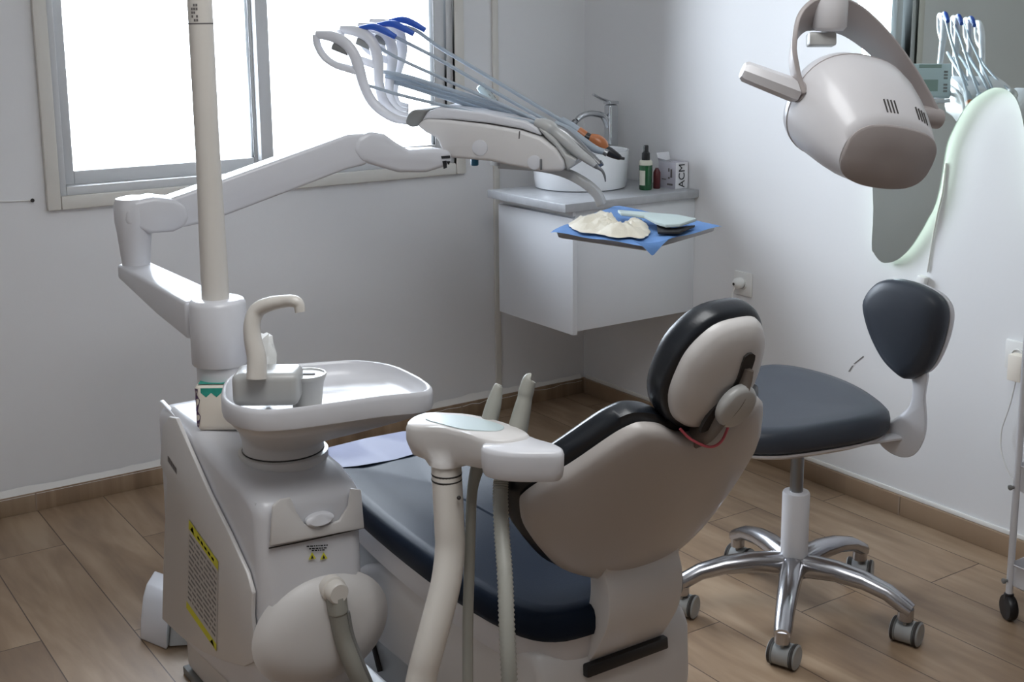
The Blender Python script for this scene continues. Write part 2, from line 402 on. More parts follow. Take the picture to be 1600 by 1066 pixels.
# small dark red bottle
rb = V((-.098, -.545, CT))
mb = MB(); mb.lathe(rb, [(.011, 0), (.013, .003), (.013, .058), (.008, .068), (.006, .070), (.006, .074)], n=20)
tag(mb.build('glass_vial', M_RED), 'small dark red bottle half hidden between the green bottle and the white carton', 'bottle')
# carton ACM
cb = empty('cosmetics_carton', (-.045, -.60, CT), 'white carton lettered ACM standing open at the wall end of the counter', 'box')
cx0, cx1 = -.064, -.006; cy0 = -.606; cy1 = -.515; ch = .094
mb = MB(); mb.box((cx0, cy0, CT), (cx1, cy1, CT+ch), .001); mb.build('carton', M_CARDS, cb)
mb = MB(); mb.box((cx0, cy0-.0004, CT+.001), (cx1, cy0, CT+ch)); mb.build('end_panel', M_CARD, cb)
mb = MB(); mb.face([(cx0, cy1, CT+ch+.0005), (cx1, cy1, CT+ch+.0005), (cx1+.0, cy1+.012, CT+ch+.028), (cx0, cy1+.012, CT+ch+.028)])
mb.face([(cx0, cy0+.01, CT+ch+.0005), (cx0, cy1, CT+ch+.0005), (cx0-.008, cy1, CT+ch+.012), (cx0-.008, cy0+.02, CT+ch+.006)])
mb.build('lid_flap', M_CARD, cb)
mb = MB(); text_mesh(mb, 'ACM', ((cx0+cx1)/2, cy0-.001, CT+ch*.5), Z, -X, .040); mb.build('lettering', M_INK, cb)
mb = MB()
for (u, v, w_, h_) in ((.015, .012, .026, .006), (.018, .04, .006, .03), (.03, .035, .006, .006), (.032, .06, .004, .012), (.05, .03, .02, .003)):
    mb.box((cx0-.003, cy0+u, CT+v), (cx0-.0002, cy0+u+w_, CT+v+h_))
mb.build('side_print', M_GINK, cb)

# ================================================================ MIRROR (wavy, back-lit)
mp = [(1340, -5), (1363, 285), (1362, 380), (1365, 395), (1375, 408), (1385, 411), (1400, 407), (1420, 390), (1440, 360), (1460, 320), (1470, 280), (1478, 230), (1490, 200), (1510, 165), (1535, 145), (1555, 137), (1575, 142), (1590, 160), (1600, 200), (1606, 260)]
MX = -.028
mo = [onx(px, py, MX) for px, py in mp]
yl = mo[-1].y
mo += [V((MX, yl-.03, .98)), V((MX, yl-.10, .90)), V((MX, yl-.20, .93)), V((MX, yl-.27, 1.1)), V((MX, yl-.29, 1.4)), V((MX, yl-.24, 1.7)), V((MX, yl-.05, 1.86)), V((MX, -1.62, 1.83)), V((MX, -1.42, 1.72)), V((MX, -1.35, 1.64))]
mo = cloop(mo, 4)
mir = empty('wavy_mirror', (0, -1.75, .77), 'large wavy-edged back-lit mirror on the right wall above the stool', 'mirror')
mb = MB(); mb.prism(mo, V((.005, 0, 0))); mb.build('mirror_glass', M_MIRROR, mir, 20)
cen = sum(mo, V())/len(mo)
def inset(pts, d):
    out = []; n = len(pts)
    for i, p in enumerate(pts):
        tng = (pts[(i+2) % n]-pts[i-2]).normalized(); nn = V((0, tng.z, -tng.y))
        if i == 0: pass
        out.append(p+nn*d)
    return out
ar = sum(mo[i].y*mo[(i+1) % len(mo)].z-mo[(i+1) % len(mo)].y*mo[i].z for i in range(len(mo)))
sg = -1 if ar > 0 else 1
ins = inset(mo, .022*sg)
mb = MB()
mb.loft([[V((-.0205, p.y, p.z)) for p in ins], [V((-.012, p.y, p.z)) for p in ins]], False, False); mb.build('led_strip', M_LED, mir)
ins2 = inset(mo, .035*sg)
mb = MB(); mb.loft([[V((-.0225, p.y, p.z)) for p in ins2], [V((-.001, p.y, p.z)) for p in ins2]], False, False); mb.build('mirror_backing', M_DGREY, mir)
# power cable of the mirror
mb = MB(); mb.tube([onx(px, py, -.004) for px, py in ((1478, 255), (1473, 300), (1466, 330), (1456, 380), (1449, 425))], .0028, 8)
cbm = tag(mb.build('mirror_cable', M_CABLE), 'thin white cable hanging from the wavy mirror to its inline switch', 'cable')
a, b_ = onx(1432, 428, 0), onx(1450, 455, 0)
mb = MB(); mb.obox(onx(1440, 443, -.012), [X, V((0, math.cos(.2), math.sin(.2))), V((0, -math.sin(.2), math.cos(.2)))], (.022, .028, .046), .004); mb.build('inline_switch', M_SOCK, cbm)

# ================================================================ SOCKETS
def socket(name, px, py, label):
    c = onx(px, py, 0)
    e = empty(name, c, label, 'wall socket')
    mb = MB(); mb.box((-.010, c.y-.041, c.z-.041), (0, c.y+.041, c.z+.041), .004); mb.build('cover_plate', M_SOCK, e)
    mb = MB(); mb.lathe((-.0095, c.y, c.z), [(.021, 0), (.021, .004), (.018, .0045), (.0175, -.0)], -X, 24); mb.build('socket_ring', M_SOCK, e)
    return c
c1 = socket('wall_socket', 1163, 443, 'white wall socket with round plug in it beside the sink cabinet')
c2 = socket('wall_socket', 1594, 556, 'white wall socket low on the right wall above the trolley')
pl = empty('power_plug', c1+V((-.012, .01, .006)), 'white round plug with dark hole pushed into the socket beside the cabinet', 'plug')
mb = MB(); mb.lathe(c1+V((-.0145, .0, .004)), [(.017, 0), (.019, .004), (.019, .022), (.014, .03), (.006, .036)], -X, 20); mb.build('plug_body', M_SOCK, pl)
mb = MB(); mb.lathe(c1+V((-.0505, .0, .004)), [(.005, 0), (.005, .001)], -X, 12); mb.build('plug_end', M_SEAM, pl)
mb = MB(); mb.tube([c1+V((-.045, 0, -.004)), c1+V((-.05, .005, -.05)), c1+V((-.03, -.03, -.17)), c1+V((-.015, -.12, -.30)), c1+V((-.012, -.22, -.42)), c1+V((-.014, -.26, -.50))], .0028, 8)
mb.build('plug_cord', M_CABLE, pl)
ch = empty('charger', c2+V((-.03, -.01, -.03)), 'cream charger plugged into the socket above the trolley with thin cord', 'charger')
mb = MB(); mb.box((-.048, c2.y-.036, c2.z-.062), (-.0145, c2.y+.006, c2.z+.012), .004); mb.build('charger_body', M_PACK, ch)
mb = MB(); mb.tube([V((-.03, c2.y-.012, c2.z-.06)), V((-.025, c2.y+.005, c2.z-.14)), V((-.02, c2.y+.028, c2.z-.22)), V((-.03, c2.y+.015, c2.z-.28)), V((-.04, c2.y-.03, c2.z-.34)), V((-.05, c2.y-.12, c2.z-.40))], .0022, 8); mb.build('charger_cord', M_CABLE, ch)
# scuffs
mb = MB()
for pts in ([(1325, 581), (1331, 572), (1334, 571), (1328, 581)], [(1333, 569), (1349, 556), (1350, 558), (1336, 569)]): mb.face([onx(px, py, -.0008) for px, py in pts])
mb.build('scuff_mark', M_SCUFF, wall_right)

# ================================================================ STOOL
SC = V((-.76, -1.842, 0))
st = empty('dentist_stool', SC, 'dark navy stool with low backrest on a five-star chrome base, behind the dental chair', 'stool')
cast = [V((-.676, -1.545, 0)), V((-.455, -1.815, 0)), V((-.655, -2.115, 0)), V((-1.006, -2.035, 0)), V((-1.0, -1.70, 0))]
for cpt in cast:
    d = (cpt-SC).normalized(); L_ = .285; side = V((-d.y, d.x, 0))
    mb = MB(); rings = []
    prof = [(.012, .135, .024, .026), (.05, .142, .024, .024), (.11, .146, .023, .021), (.18, .140, .021, .018), (.24, .124, .019, .016), (L_-.004, .101, .018, .016), (L_+.014, .092, .016, .014)]
    for (q, z, w_, h_) in prof:
        c = SC+d*q+Z*z
        up = Z if q < .2 else (Z+d*.35).normalized()
        rings.append([c+side*w_*1.2*sx+up*h_*1.1*sz for sx, sz in ((-1, -.5), (-.95, .35), (-.55, .9), (0, 1), (.55, .9), (.95, .35), (1, -.5), (.6, -1), (-.6, -1))])
    mb.loft(rings); arm = mb.build('base_leg', M_ALU, st, 60)
    ec = SC+d*L_
    mb = MB(); mb.lathe(ec, [(.019, .066), (.019, .095)], n=20); mb.build('leg_socket', M_ALU, arm)
    # caster: twin wheels with hood
    ang = math.atan2(-.93, .36)+random.uniform(-.25, .25); ax = V((math.cos(ang), math.sin(ang), 0)); fwd = V((-ax.y, ax.x, 0))
    wc = ec+fwd*.012+Z*.0305
    mb = MB(); mb.lathe(wc-ax*.020, [(.018, -.001), (.0285, .0), (.0285, .038), (.0285, .040), (.018, .041)], ax, 24)
    mb.lathe(ec+Z*.05, [(.006, 0), (.006, .018)], n=10)
    ca = mb.build('caster_body', M_CASTER, st)
    for sgn in (-1, 1):
        mb = MB(); mb.lathe(wc+ax*sgn*.021, [(.012, .0), (.025, 0), (.030, .003), (.030, .011), (.026, .0135), (.020, .0125), (.005, .0125)], ax*sgn, 28)
        mb.build('caster_wheel', M_CASTER, ca)
        mb = MB(); mb.lathe(wc+ax*sgn*.0212, [(.0302, .003), (.0306, .005), (.0302, .010)], ax*sgn, 28, cap0=False, cap1=False); mb.build('caster_tread', M_SEAM, ca)
mb = MB(); mb.lathe(SC, [(.03, .105), (.042, .112), (.044, .15), (.036, .162), (.03, .163)], n=28); mb.build('hub', M_ALU, st)
mb = MB(); mb.lathe(SC, [(.032, .158), (.034, .16), (.034, .325), (.032, .33), (.020, .332)], n=32); mb.build('column_sleeve', M_WHITE, st)
mb = MB(); mb.lathe(SC, [(.0165, .325), (.0165, .452)], n=24); mb.build('gas_piston', M_STEEL, st)
# seat: rounded wedge, back end (toward +x... the backrest) narrower
top = [onz(px, py, .505) for px, py in ((1150, 605), (1165, 585), (1195, 573), (1240, 575), (1300, 590), (1350, 612), (1388, 640), (1386, 652), (1350, 664), (1280, 676), (1215, 683), (1160, 680), (1130, 662), (1135, 630))]
top = cloop(top, 4); cs = sum(top, V())/len(top)
def scaled(pts, s_, dz, c=cs): return [V((c.x+(p.x-c.x)*s_, c.y+(p.y-c.y)*s_, p.z+dz)) for p in pts]
SEAT = [(.93, -.052), (.98, -.046), (1.0, -.036), (1.0, -.012), (.985, .002), (.95, .010), (.85, .013), (.6, .010), (.3, .006), (.05, .005)]
mb = MB(); mb.loft([scaled(top, s_, dz) for s_, dz in SEAT]); mb.build('seat', M_VINYLS, st, 60)
mb = MB(); mb.loft([scaled(top, s_, dz) for s_, dz in ((.60, -.075), (.86, -.072), (.96, -.058), (.965, -.052), (.5, -.050))]); mb.build('seat_plate', M_WHITE, st)
# backrest pad facing the dental chair
bo = [onx(px, py, -.52) for px, py in ((1362, 443), (1385, 437), (1415, 444), (1445, 459), (1460, 478), (1462, 505), (1452, 545), (1436, 578), (1418, 592), (1402, 592), (1378, 570), (1358, 535), (1345, 497), (1343, 467))]
bo = cloop(bo, 4); bcn = sum(bo, V())/len(bo)
tiltx = V((.965, -.259, 0))        # pad axis (thickness), turned a little toward the camera
def bring(s_, d): return [bcn+(p-bcn)*s_+tiltx*d for p in bo]
mb = MB(); mb.loft([bring(s_, d) for s_, d in ((.04, -.010), (.4, -.009), (.75, -.005), (.92, .002), (.985, .012), (1., .024), (.99, .040), (.93, .046))]); mb.build('backrest', M_VINYLS, st, 60)
mb = MB(); mb.loft([bring(s_, d) for s_, d in ((.90, .046), (.955, .047), (.95, .058), (.88, .068), (.6, .074), (.05, .076))]); mb.build('backrest_shell', M_WHITE, st, 60)
# bracket: leaf-shaped strut from below the seat up to the backrest shell
bk = [onx(px, py, -.49) for px, py in ((1376, 672), (1372, 690), (1386, 706), (1408, 716), (1428, 712), (1442, 692), (1446, 662), (1444, 625), (1448, 585), (1424, 580), (1426, 610), (1418, 640), (1398, 658))]
bk = cloop(bk, 4)
mb = MB(); mb.prism(bk, V((.035, .02, 0)), .005, 2, 50); mb.build('backrest_bracket', M_WHITE, st, 40)
mb = MB(); p1 = onz(1300, 678, .432); p2 = onx(1402, 682, -.485)
mb.tube([SC+Z*.436, lerp(SC+Z*.436, p2, .6), p2], [.016, .014, .013], 10, squash=(.6, 1.6)); mb.build('bracket_bar', M_WHITE, st)

# ================================================================ TROLLEY (right edge)
ty = -2.17; tx = -.337
tr_ = empty('utility_trolley', (tx+.15, ty-.2, 0), 'white utility trolley with basket shelves on black wheels at the right wall', 'trolley')
LX, LY = .30, .42
posts = [(tx, ty), (tx+LX, ty), (tx, ty-LY), (tx+LX, ty-LY)]
for q in posts:
    mb = MB(); mb.tube([V((q[0], q[1], .066)), V((q[0], q[1], .86))], .0085, 14); mb.build('post', M_WHITE, tr_)
    mb = MB(); mb.lathe((q[0]-.012, q[1]+.004, .033), [(.010, 0), (.030, .002), (.033, .006), (.033, .020), (.030, .024), (.01, .026)], V((.85, -.5, 0)), 24)
    mb.lathe((q[0], q[1], .05), [(.012, 0), (.012, .018), (.005, .022)], n=14); mb.build('wheel', M_BLACK, tr_)
for z_, hh in ((.085, .06), (.335, .07), (.585, .07)):
    rings = []
    for s_, dz in ((.93, 0), (1, .008), (1.0, hh), (1.015, hh+.003), (1.0, hh+.005), (.985, hh), (.975, .014), (.9, .010)):
        c = V((tx+LX/2+.004, ty-LY/2-.003, z_+dz)); ax_, ay_, rr = LX/2*s_+.006, LY/2*s_+.006, .022
        ring = []
        for sx, sy, a0 in ((1, 1, 0), (-1, 1, 90), (-1, -1, 180), (1, -1, 270)):
            for k in range(6):
                a = math.radians(a0+k*18); ring.append(c+V((sx*(ax_-rr)+rr*math.cos(a), sy*(ay_-rr)+rr*math.sin(a), 0)))
        rings.append(ring)
    mb = MB(); mb.loft(rings); mb.build('basket', M_WHITE, tr_)
for z_ in (.352, .105):
    mb = MB(); mb.lathe((tx-.009, ty+.002, z_), [(.004, 0), (.004, .007), (.007, .008), (.007, .012), (.003, .014)], V((-.9, .3, 0)), 12); mb.build('screw_knob', M_DGREY, tr_)

# ================================================================ DENTAL UNIT (side box, spittoon, post and lamp pole)
UX0, UX1, UYN, UYF = -2.170, -1.945, -1.78, -1.205
un = empty('dental_unit', (-2.06, -1.46, 0), 'large white dental unit box with spittoon bowl, post and lamp pole beside the chair', 'dental unit')
# housing: side profile extruded across x
pr = [(UYN, .17), (UYN-.004, .30), (UYN, .595), (-1.70, .622), (-1.40, .655), (-1.28, .664), (UYF, .650), (UYF+.0, .45), (UYF+.01, .13), (-1.30, .10), (-1.60, .12)]
mb = MB(); mb.prism([V((UX0, y, z)) for y, z in pr], V((UX1-UX0, 0, 0)), .030, 5, 20); mb.build('housing', M_WHITE, un, 50)
# left side panel
pxs = [(260, 664), (270, 650), (281, 652), (302, 700), (332, 768), (364, 832), (392, 893), (401, 925), (400, 960), (404, 1000), (402, 1034), (388, 1040), (360, 1033), (324, 1018), (290, 995), (259, 966), (262, 850), (267, 748), (256, 724)]
pp = [onx(px, py, UX0-.002) for px, py in pxs]
mb = MB(); mb.prism(pp, V((-.010, 0, 0)), .004, 2, 30); sp_ = mb.build('side_panel', M_WHITE2, un, 30)
XP = UX0-.0122
def sq(pxl, x=XP): return [onx(px, py, x-.0004) for px, py in pxl]
mb = MB(); mb.face(sq([(295, 812), (341, 878), (338, 1018), (291, 950)]))
q00, q10, q11, q01 = [onx(px, py, XP-.0009) for px, py in ((295, 812), (341, 878), (338, 1018), (291, 950))]
def quv(u, v): return lerp(lerp(q00, q10, u), lerp(q01, q11, u), v)
mb.mi = 1
mb.face([quv(*p) for p in ((0, 0), (1, 0), (1, .10), (0, .10))]); mb.face([quv(*p) for p in ((0, .92), (1, .92), (1, 1), (0, 1))])
mb.mi = 2
for i in range(13):
    v = .14+i*.058; u = .04
    while u < .93:
        w_ = random.uniform(.05, .22); e_ = min(u+w_, .96)
        mb.face([quv(u, v), quv(e_, v), quv(e_, v+.026), quv(u, v+.026)]); u = e_+.025
mb.face([quv(.06, .085), quv(.20, .085), quv(.13, .02)]); mb.face([quv(.80, .99), quv(.94, .99), quv(.87, .93)])
for k in range(5): mb.face([quv(.3+k*.12, .04), quv(.38+k*.12, .04), quv(.38+k*.12, .07), quv(.3+k*.12, .07)])
tag(mb.build('warning_sticker', [M_STICK, M_YELLOW, M_PRINT], sp_), 'yellow-edged sticker with lines of small grey print')
mb = MB(); 
for k in range(9):
    a, b_ = k/9, (k+.72)/9
    A = lerp(V((262, 712, 0)), V((276, 733, 0)), a); B_ = lerp(V((262, 712, 0)), V((276, 733, 0)), b_)
    mb.face(sq([(A.x, A.y), (B_.x, B_.y), (B_.x, B_.y+9), (A.x, A.y+9)]))
mb.build('maker_badge', M_GINK, sp_)
# grooves along the upper left shoulder
for a, b_ in (((304, 690), (408, 850)), ((292, 660), (300, 684))):
    P = [V((UX0-.0015, lerp(-1.26, -1.74, t), lerp(.640, .545, t)-.02*math.sin(t*3))) for t in (0, .25, .5, .75, 1)]
mb = MB(); mb.tube([V((UX0+.012, lerp(-1.22, -1.755, t), lerp(.668, .598, t)-.006)) for t in (0, .33, .66, 1)], .006, 8, squash=(.5, 1)); mb.build('shoulder_rib', M_WHITE, un)
# front: raised tank lid with recess, finger tab, seam
YF = UYN-.0045
def fr(pxl, d=0.0): return [ony(px, py, YF-d) for px, py in pxl]
mb = MB(); mb.prism(fr([(420, 852), (424, 790), (436, 779), (452, 776), (462, 800), (474, 818), (500, 822), (528, 812), (542, 790), (546, 762), (562, 764), (567, 824)]), V((0, -.008, 0)), .003, 2); mb.build('tank_lid', M_WHITE2, un)
mb = MB(); c = ony(499, 811, YF-.004); mb.lathe(c, [(.030, -.004), (.030, .004), (.024, .008)], V((0, -1, .15)), 28)
for v in mb.bm.verts: v.co.z = c.z+(v.co.z-c.z)*.42
mb.build('finger_tab', M_WHITE, un)
mb = MB(); mb.tube(fr([(420, 857), (470, 847), (520, 836), (568, 825)], .001), .0014, 6); mb.build('lid_seam', M_SEAM, un)
# bulge with hose connector
c = ony(503, 982, UYN+.002)
mb = MB(); prof = [(.150, 0), (.143, .003), (.134, .010), (.121, .019), (.104, .027), (.075, .033), (.04, .035), (.002, .0355)]
mb.lathe(c, prof, V((0, -1, 0)), 48)
for v in mb.bm.verts: v.co.z = c.z+(v.co.z-c.z)*.80
mb.build('bulge', M_WHITE2, un, 60)
mb = MB(); mb.box((-2.150, UYN+.0, .02), (UX1+.005, -1.25, .17), .02, 3); mb.build('plinth', M_WHITE2, un)
mb = MB(); mb.box((-2.155, UYN+.012, 0), (UX1+.01, -1.24, .02), .003); mb.build('foot_plate', M_DGREY, un)
# warning marks
mb = MB(); YW = YF-.0003
mb.mi = 1
for px in (488, 506):
    mb.face(fr([(px-6, 875), (px+6, 873), (px-.5, 863)], .0006))
mb.mi = 0
for r_, (ya_, yb_) in enumerate(((853, 855), (857, 859), (860, 862))):
    xx = 479+r_*4
    while xx < 512-r_*3:
        e_ = xx+random.uniform(2, 5); dy = (xx-480)*-.06
        mb.face(fr([(xx, ya_+dy), (e_, ya_+dy-.2), (e_, yb_+dy), (xx, yb_+dy)], .0006)); xx = e_+1
for px in (488, 506): mb.face(fr([(px-2.4, 873.5), (px+2.2, 872.8), (px-.2, 867)], .0009))
tag(mb.build('caution_mark', [M_INK, M_YELLOW], un), 'two small yellow warning triangles under black print')
cc = ony(516, 917, UYN-.014)
mb = MB(); mb.lathe(cc, [(.026, .0), (.026, .016), (.022, .018), (.022, .036), (.019, .040), (.004, .040)], V((0, -1, 0)), 28); cn = mb.build('hose_connector', M_BEIGE, un)
hp = [cc+V((.002, -.020, -.012)), cc+V((.004, -.022, -.045)), cc+V((.012, -.024, -.10)), cc+V((.028, -.034, -.16)), cc+V((.048, -.036, -.22)), cc+V((.062, -.036, -.30)), cc+V((.070, -.036, -.365)), cc+V((.072, -.036, -.395))]
mb = MB(); pts, rr = crom([V(p) for p in hp], [.019]*len(hp), 26)
rr = [.0195 if (i % 2 and i > 26) else (.0182 if i > 26 else .021) for i in range(len(pts))]
mb.tube(pts, rr, 14, smooth=False); mb.build('drain_hose', M_HOSE2, un, 80)
mb = MB(); mb.tube([V(p)+V((.016, -.012, 0)) for p in hp[1:]], .0045, 8); mb.build('drain_cable', M_DGREY, un)
# spittoon bowl
ZR = .80
bo_ = [(345, 612), (352, 592), (380, 577), (440, 570), (500, 565), (560, 562), (612, 569), (648, 584), (670, 597), (676, 606), (660, 613), (600, 619), (520, 630), (450, 639), (400, 641), (365, 634), (349, 624)]
out_ = cloop([onz(px, py, ZR) for px, py in bo_], 3); bcen = sum(out_, V())/len(out_)
def brg(s_, dz, c=bcen): return [V((c.x+(p.x-c.x)*s_, c.y+(p.y-c.y)*s_, ZR+dz)) for p in out_]
nk = onz(443, 708, .63); nk.z = 0
def mix_ring(t, z): # between outline and neck circle
    r_ = []
    for p in out_:
        d = V((p.x-nk.x, p.y-nk.y, 0)); q = nk+d.normalized()*.083
        s_ = .955; a = V((bcen.x+(p.x-bcen.x)*s_, bcen.y+(p.y-bcen.y)*s_, 0)); c = lerp(a, q, t); r_.append(V((c.x, c.y, z)))
    return r_
mb = MB()
mb.loft([mix_ring(0, .762), mix_ring(.015, .752), mix_ring(.25, .728), mix_ring(.6, .697), mix_ring(.95, .668), mix_ring(1, .658), mix_ring(1, .640)]); mb.build('spittoon_base', M_WHITE2, un, 60)
mb = MB()
mb.loft([brg(.95, -.042), brg(.99, -.041), brg(1.0, -.034), brg(1.0, -.010), brg(.99, -.003), brg(.975, 0), brg(.955, -.001), brg(.945, -.008), brg(.92, -.022), brg(.84, -.034), brg(.4, -.038), brg(.05, -.039)], True, True)
sp = mb.build('spittoon_bowl', M_WHITE, un, 60)
mb = MB(); mb.lathe(nk+Z*.612, [(.090, 0), (.092, .004), (.092, .026), (.0845, .028)], n=48); mb.build('swivel_collar', M_WHITE2, un)
mb = MB(); mb.lathe(nk+Z*.640, [(.0835, 0), (.0845, .0015), (.0835, .003)], n=48, cap0=False, cap1=False); mb.build('collar_seam', M_SEAM, un)
# tap block and cup platform on the bowl
uB, vB = V((.837, -.548, 0)), V((.548, .837, 0))
tb = onz(420, 617, ZR)
mb = MB(); mb.obox(tb+Z*.020, [uB, vB, Z], (.126, .085, .064), .014, 4); tp = mb.build('tap_block', M_GREYP, un, 50)
cp = onz(478, 583, ZR+.029)
mb = MB(); mb.lathe((cp.x, cp.y, ZR-.04), [(.028, 0), (.034, .05), (.038, .060), (.040, .066), (.039, .069), (.036, .069), (.035, .0665), (.002, .066)], n=40); plat = mb.build('cup_platform', M_GREYP, un, 50)
mb = MB(); mb.obox(V((cp.x, cp.y, ZR+.0268)), [uB, vB, Z], (.036, .006, .002)); mb.build('platform_mark', M_SEAM, plat)
t0 = onz(401, 590, ZR+.05); Dt = (t0-CAM).dot(FW)
mb = MB(); mb.tube([atD(401, 592, Dt), atD(401, 560, Dt), atD(395, 530, Dt), atD(394, 505, Dt), atD(402, 485, Dt), atD(422, 475, Dt-.01), atD(445, 471, Dt-.02), atD(460, 471, Dt-.03), atD(467, 477, Dt-.03), atD(469, 488, Dt-.03)], [.019, .018, .0165, .0155, .0150, .0135, .0120, .0115, .0105, .0095], 16)
mb.build('tap', M_BEIGE, un, 60)
# post and pole
YP = -1.41; pc = ony(342, 520, YP); PX = pc.x
zt_ = ony(342, 474, YP-.05).z; zs = ony(340, 578, YP-.05).z
mb = MB(); mb.lathe((PX, YP, zs), [(.058, 0), (.060, .003), (.060, zt_-zs-.012), (.056, zt_-zs-.003), (.05, zt_-zs), (.026, zt_-zs+.001)], n=44); mb.build('post', M_WHITE, un, 50)
mb = MB(); mb.lathe((PX+.003, YP, .650), [(.053, 0), (.0535, zs-.650)], n=44); mb.build('post_foot', M_WHITE, un)
pb = ony(337, 468, YP)
mb = MB(); mb.lathe((pb.x, YP, zt_-.002), [(.029, 0), (.029, .05), (.0255, .30), (.0252, 1.19)], n=32); pole = mb.build('lamp_pole', M_BEIGE, un)
zl = ony(318, 38, YP).z
mb = MB(); mb.lathe((pb.x, YP, zl), [(.0256, 0), (.0258, .001), (.0258, .002), (.0256, .003)], n=32, cap0=False, cap1=False); mb.build('pole_seam', M_GINK, pole)
mb = MB(); ca_ = math.atan2(-(YP-CAM.y), CAM.x-pb.x)
for i in range(5):
    for j in range(3):
        if (i*7+j*5) % 4 == 0: continue
        a0 = math.atan2(CAM.y-YP, CAM.x-pb.x)-.75+j*.2; a1 = a0+.15; z0_ = zl+.006+i*.0075
        R_ = .0262; mb.face([V((pb.x+R_*math.cos(a), YP+R_*math.sin(a), z)) for a, z in ((a0, z0_), (a1, z0_), (a1, z0_+.005), (a0, z0_+.005))])
mb.build('pole_label', M_GINK, pole)

# tissue pack on the unit, tissue sticking out
tkc = onz(333, 684, .640)
tk = empty('tissue_pack', tkc, 'cream soft pack with teal and purple print on the unit behind the spittoon', 'tissue pack')
axu = (uB*.9+vB*.43).normalized(); axv = V((-axu.y, axu.x, 0))
base = onz(305, 677, .648); axu, axv = uB, vB
mb = MB(); cpk = base+axu*.062+axv*.034+Z*.054
mb.obox(cpk, [axu, axv, Z], (.122, .064, .104), .014, 4); pk = mb.build('pack', M_PACK, tk, 50)
mb = MB(); tz = cpk.z+.0545
zig = [cpk-axu*(.052-.011*k)+axv*(-.0285)+Z*(.0526 if k % 2 else .0522) for k in range(7)]
zig2 = [cpk-axu*(.052-.010*k)+axv*(.014-(.012 if k % 2 else 0))+Z*.0528 for k in range(7)]
mb.loft([zig, zig2], False, False, closed=False)
zig3 = [cpk-axu*(.046-.011*k)-axv*.0325+Z*(.034-(.010 if k % 2 else 0)) for k in range(6)]
zig4 = [cpk-axu*(.046-.011*k)-axv*.0325+Z*.044 for k in range(6)]
mb.loft([zig3, zig4], False, False, closed=False)
mb.build('teal_print', M_TEAL, pk)
mb = MB()
mb.loft([[cpk-axu*(.0585+.001*(k % 2))-axv*.026+Z*(-.042+k*.012) for k in range(8)], [cpk-axu*(.0545-.003*(k % 3))-axv*.0325+Z*(-.042+k*.012) for k in range(8)]], False, False, closed=False)
mb.build('purple_print', M_PURPLE, pk)
ts = atD(410, 575, Dt+.13)
mb = MB(); rings = []
for k in range(9):
    t = k/8; z = t*.115-.05
    rings.append([ts+V((uB.x, uB.y, 0))*(math.cos(2*math.pi*i/14)*(.040*(1-t*.72)+.006*math.sin(i*2.6+k))+t*.006)+vB*(math.sin(2*math.pi*i/14)*(.018*(1-t*.5)+.004*math.sin(i*3.1+k*1.3)))+Z*(z+.006*math.sin(i*1.7)) for i in range(14)])
mb.loft(rings); tag(mb.build('crumpled_tissue', M_TISSUE), 'white crumpled tissue standing up behind the spittoon tap', 'tissue')

# floor junction box left of the unit
jb = empty('floor_box', (-2.12, -1.12, 0), 'white floor junction box with open side and wires, left of the dental unit', 'junction box')
A_ = onz(219, 1000, 0); B_ = onz(258, 1018, 0); dl = (B_-A_); dl.z = 0; dn = V((.55, .83, 0))*1.0
hgt = .125
prf = [A_, B_, B_+Z*.055+V((.012, 0, 0)), B_+Z*.09+dn*.045, A_+Z*.105+dn*.085+V((.02, 0, 0)), A_+Z*.085+dn*.03]
ln = V((.10, .16, 0))
mb = MB()
R0 = [A_, A_+Z*.045+dn*.01, A_+Z*.095+dn*.045, A_+Z*.112+dn*.08, A_+Z*.112+dn*.16, A_+dn*.16]
mb.prism(R0, dl*1.0+V((.004, 0, 0)), .006, 3); mb.build('box_cover', M_WHITE, jb, 40)
mb = MB(); mb.prism([B_+dn*.012+V((.006, 0, .004)), B_+dn*.16+V((.006, 0, .004)), B_+dn*.16+Z*.1+V((.006, 0, 0)), B_+dn*.075+Z*.1+V((.006, 0, 0))], V((.10, -.05, 0)), .003); mb.build('box_inner', M_GREYP, jb)
mb = MB()
for k, dd in enumerate((.0, .02, .035)): mb.tube([B_+dn*.05+V((.012+dd, -.01-dd*.6, .085)), B_+dn*.03+V((.03+dd, -.03, .055-.01*k)), B_+dn*.02+V((.06, -.05-dd, .02)), B_+dn*.03+V((.11, -.07, .03))], .0045, 8)
mb.build('wires', M_TEAL, jb)

# ================================================================ DELIVERY UNIT (arm, head, whips)
du = empty('instrument_delivery_unit', (-1.45, -1.0, .9), 'white articulated dental delivery arm carrying the instrument head and tray bar', 'dental delivery unit')
EL = V((onz(212, 395, .945).x, onz(212, 395, .945).y, 0))
ZB = zt_-.012
d_ = (EL-V((PX, YP, 0))); d_.z = 0; dn_ = d_.normalized(); sd = V((-dn_.y, dn_.x, 0))
S0 = V((PX, YP, 0))
def beam(p, w, z0_, z1_): return [p+sd*w+Z*z0_, p+sd*w+Z*z1_, p-sd*w+Z*z1_, p-sd*w+Z*z0_]
mb = MB(); mb.loft([beam(S0+dn_*.061, .050, ZB-.085, ZB-.002), beam(lerp(S0, EL, .5), .046, ZB-.070, ZB), beam(EL+dn_*.03, .040, ZB-.035, ZB+.002)], bevel=.008, seg=3); mb.build('lower_arm', M_WHITE, du, 50)
zkn = ony(212, 342, EL.y).z
mb = MB(); mb.lathe(EL+Z*(ZB+.0), [(.034, 0), (.036, .02), (.042, zkn-ZB-.03), (.046, zkn-ZB-.005), (.046, zkn-ZB+.035), (.040, zkn-ZB+.052), (.02, zkn-ZB+.057)], n=36); mb.build('elbow', M_WHITE, du, 50)
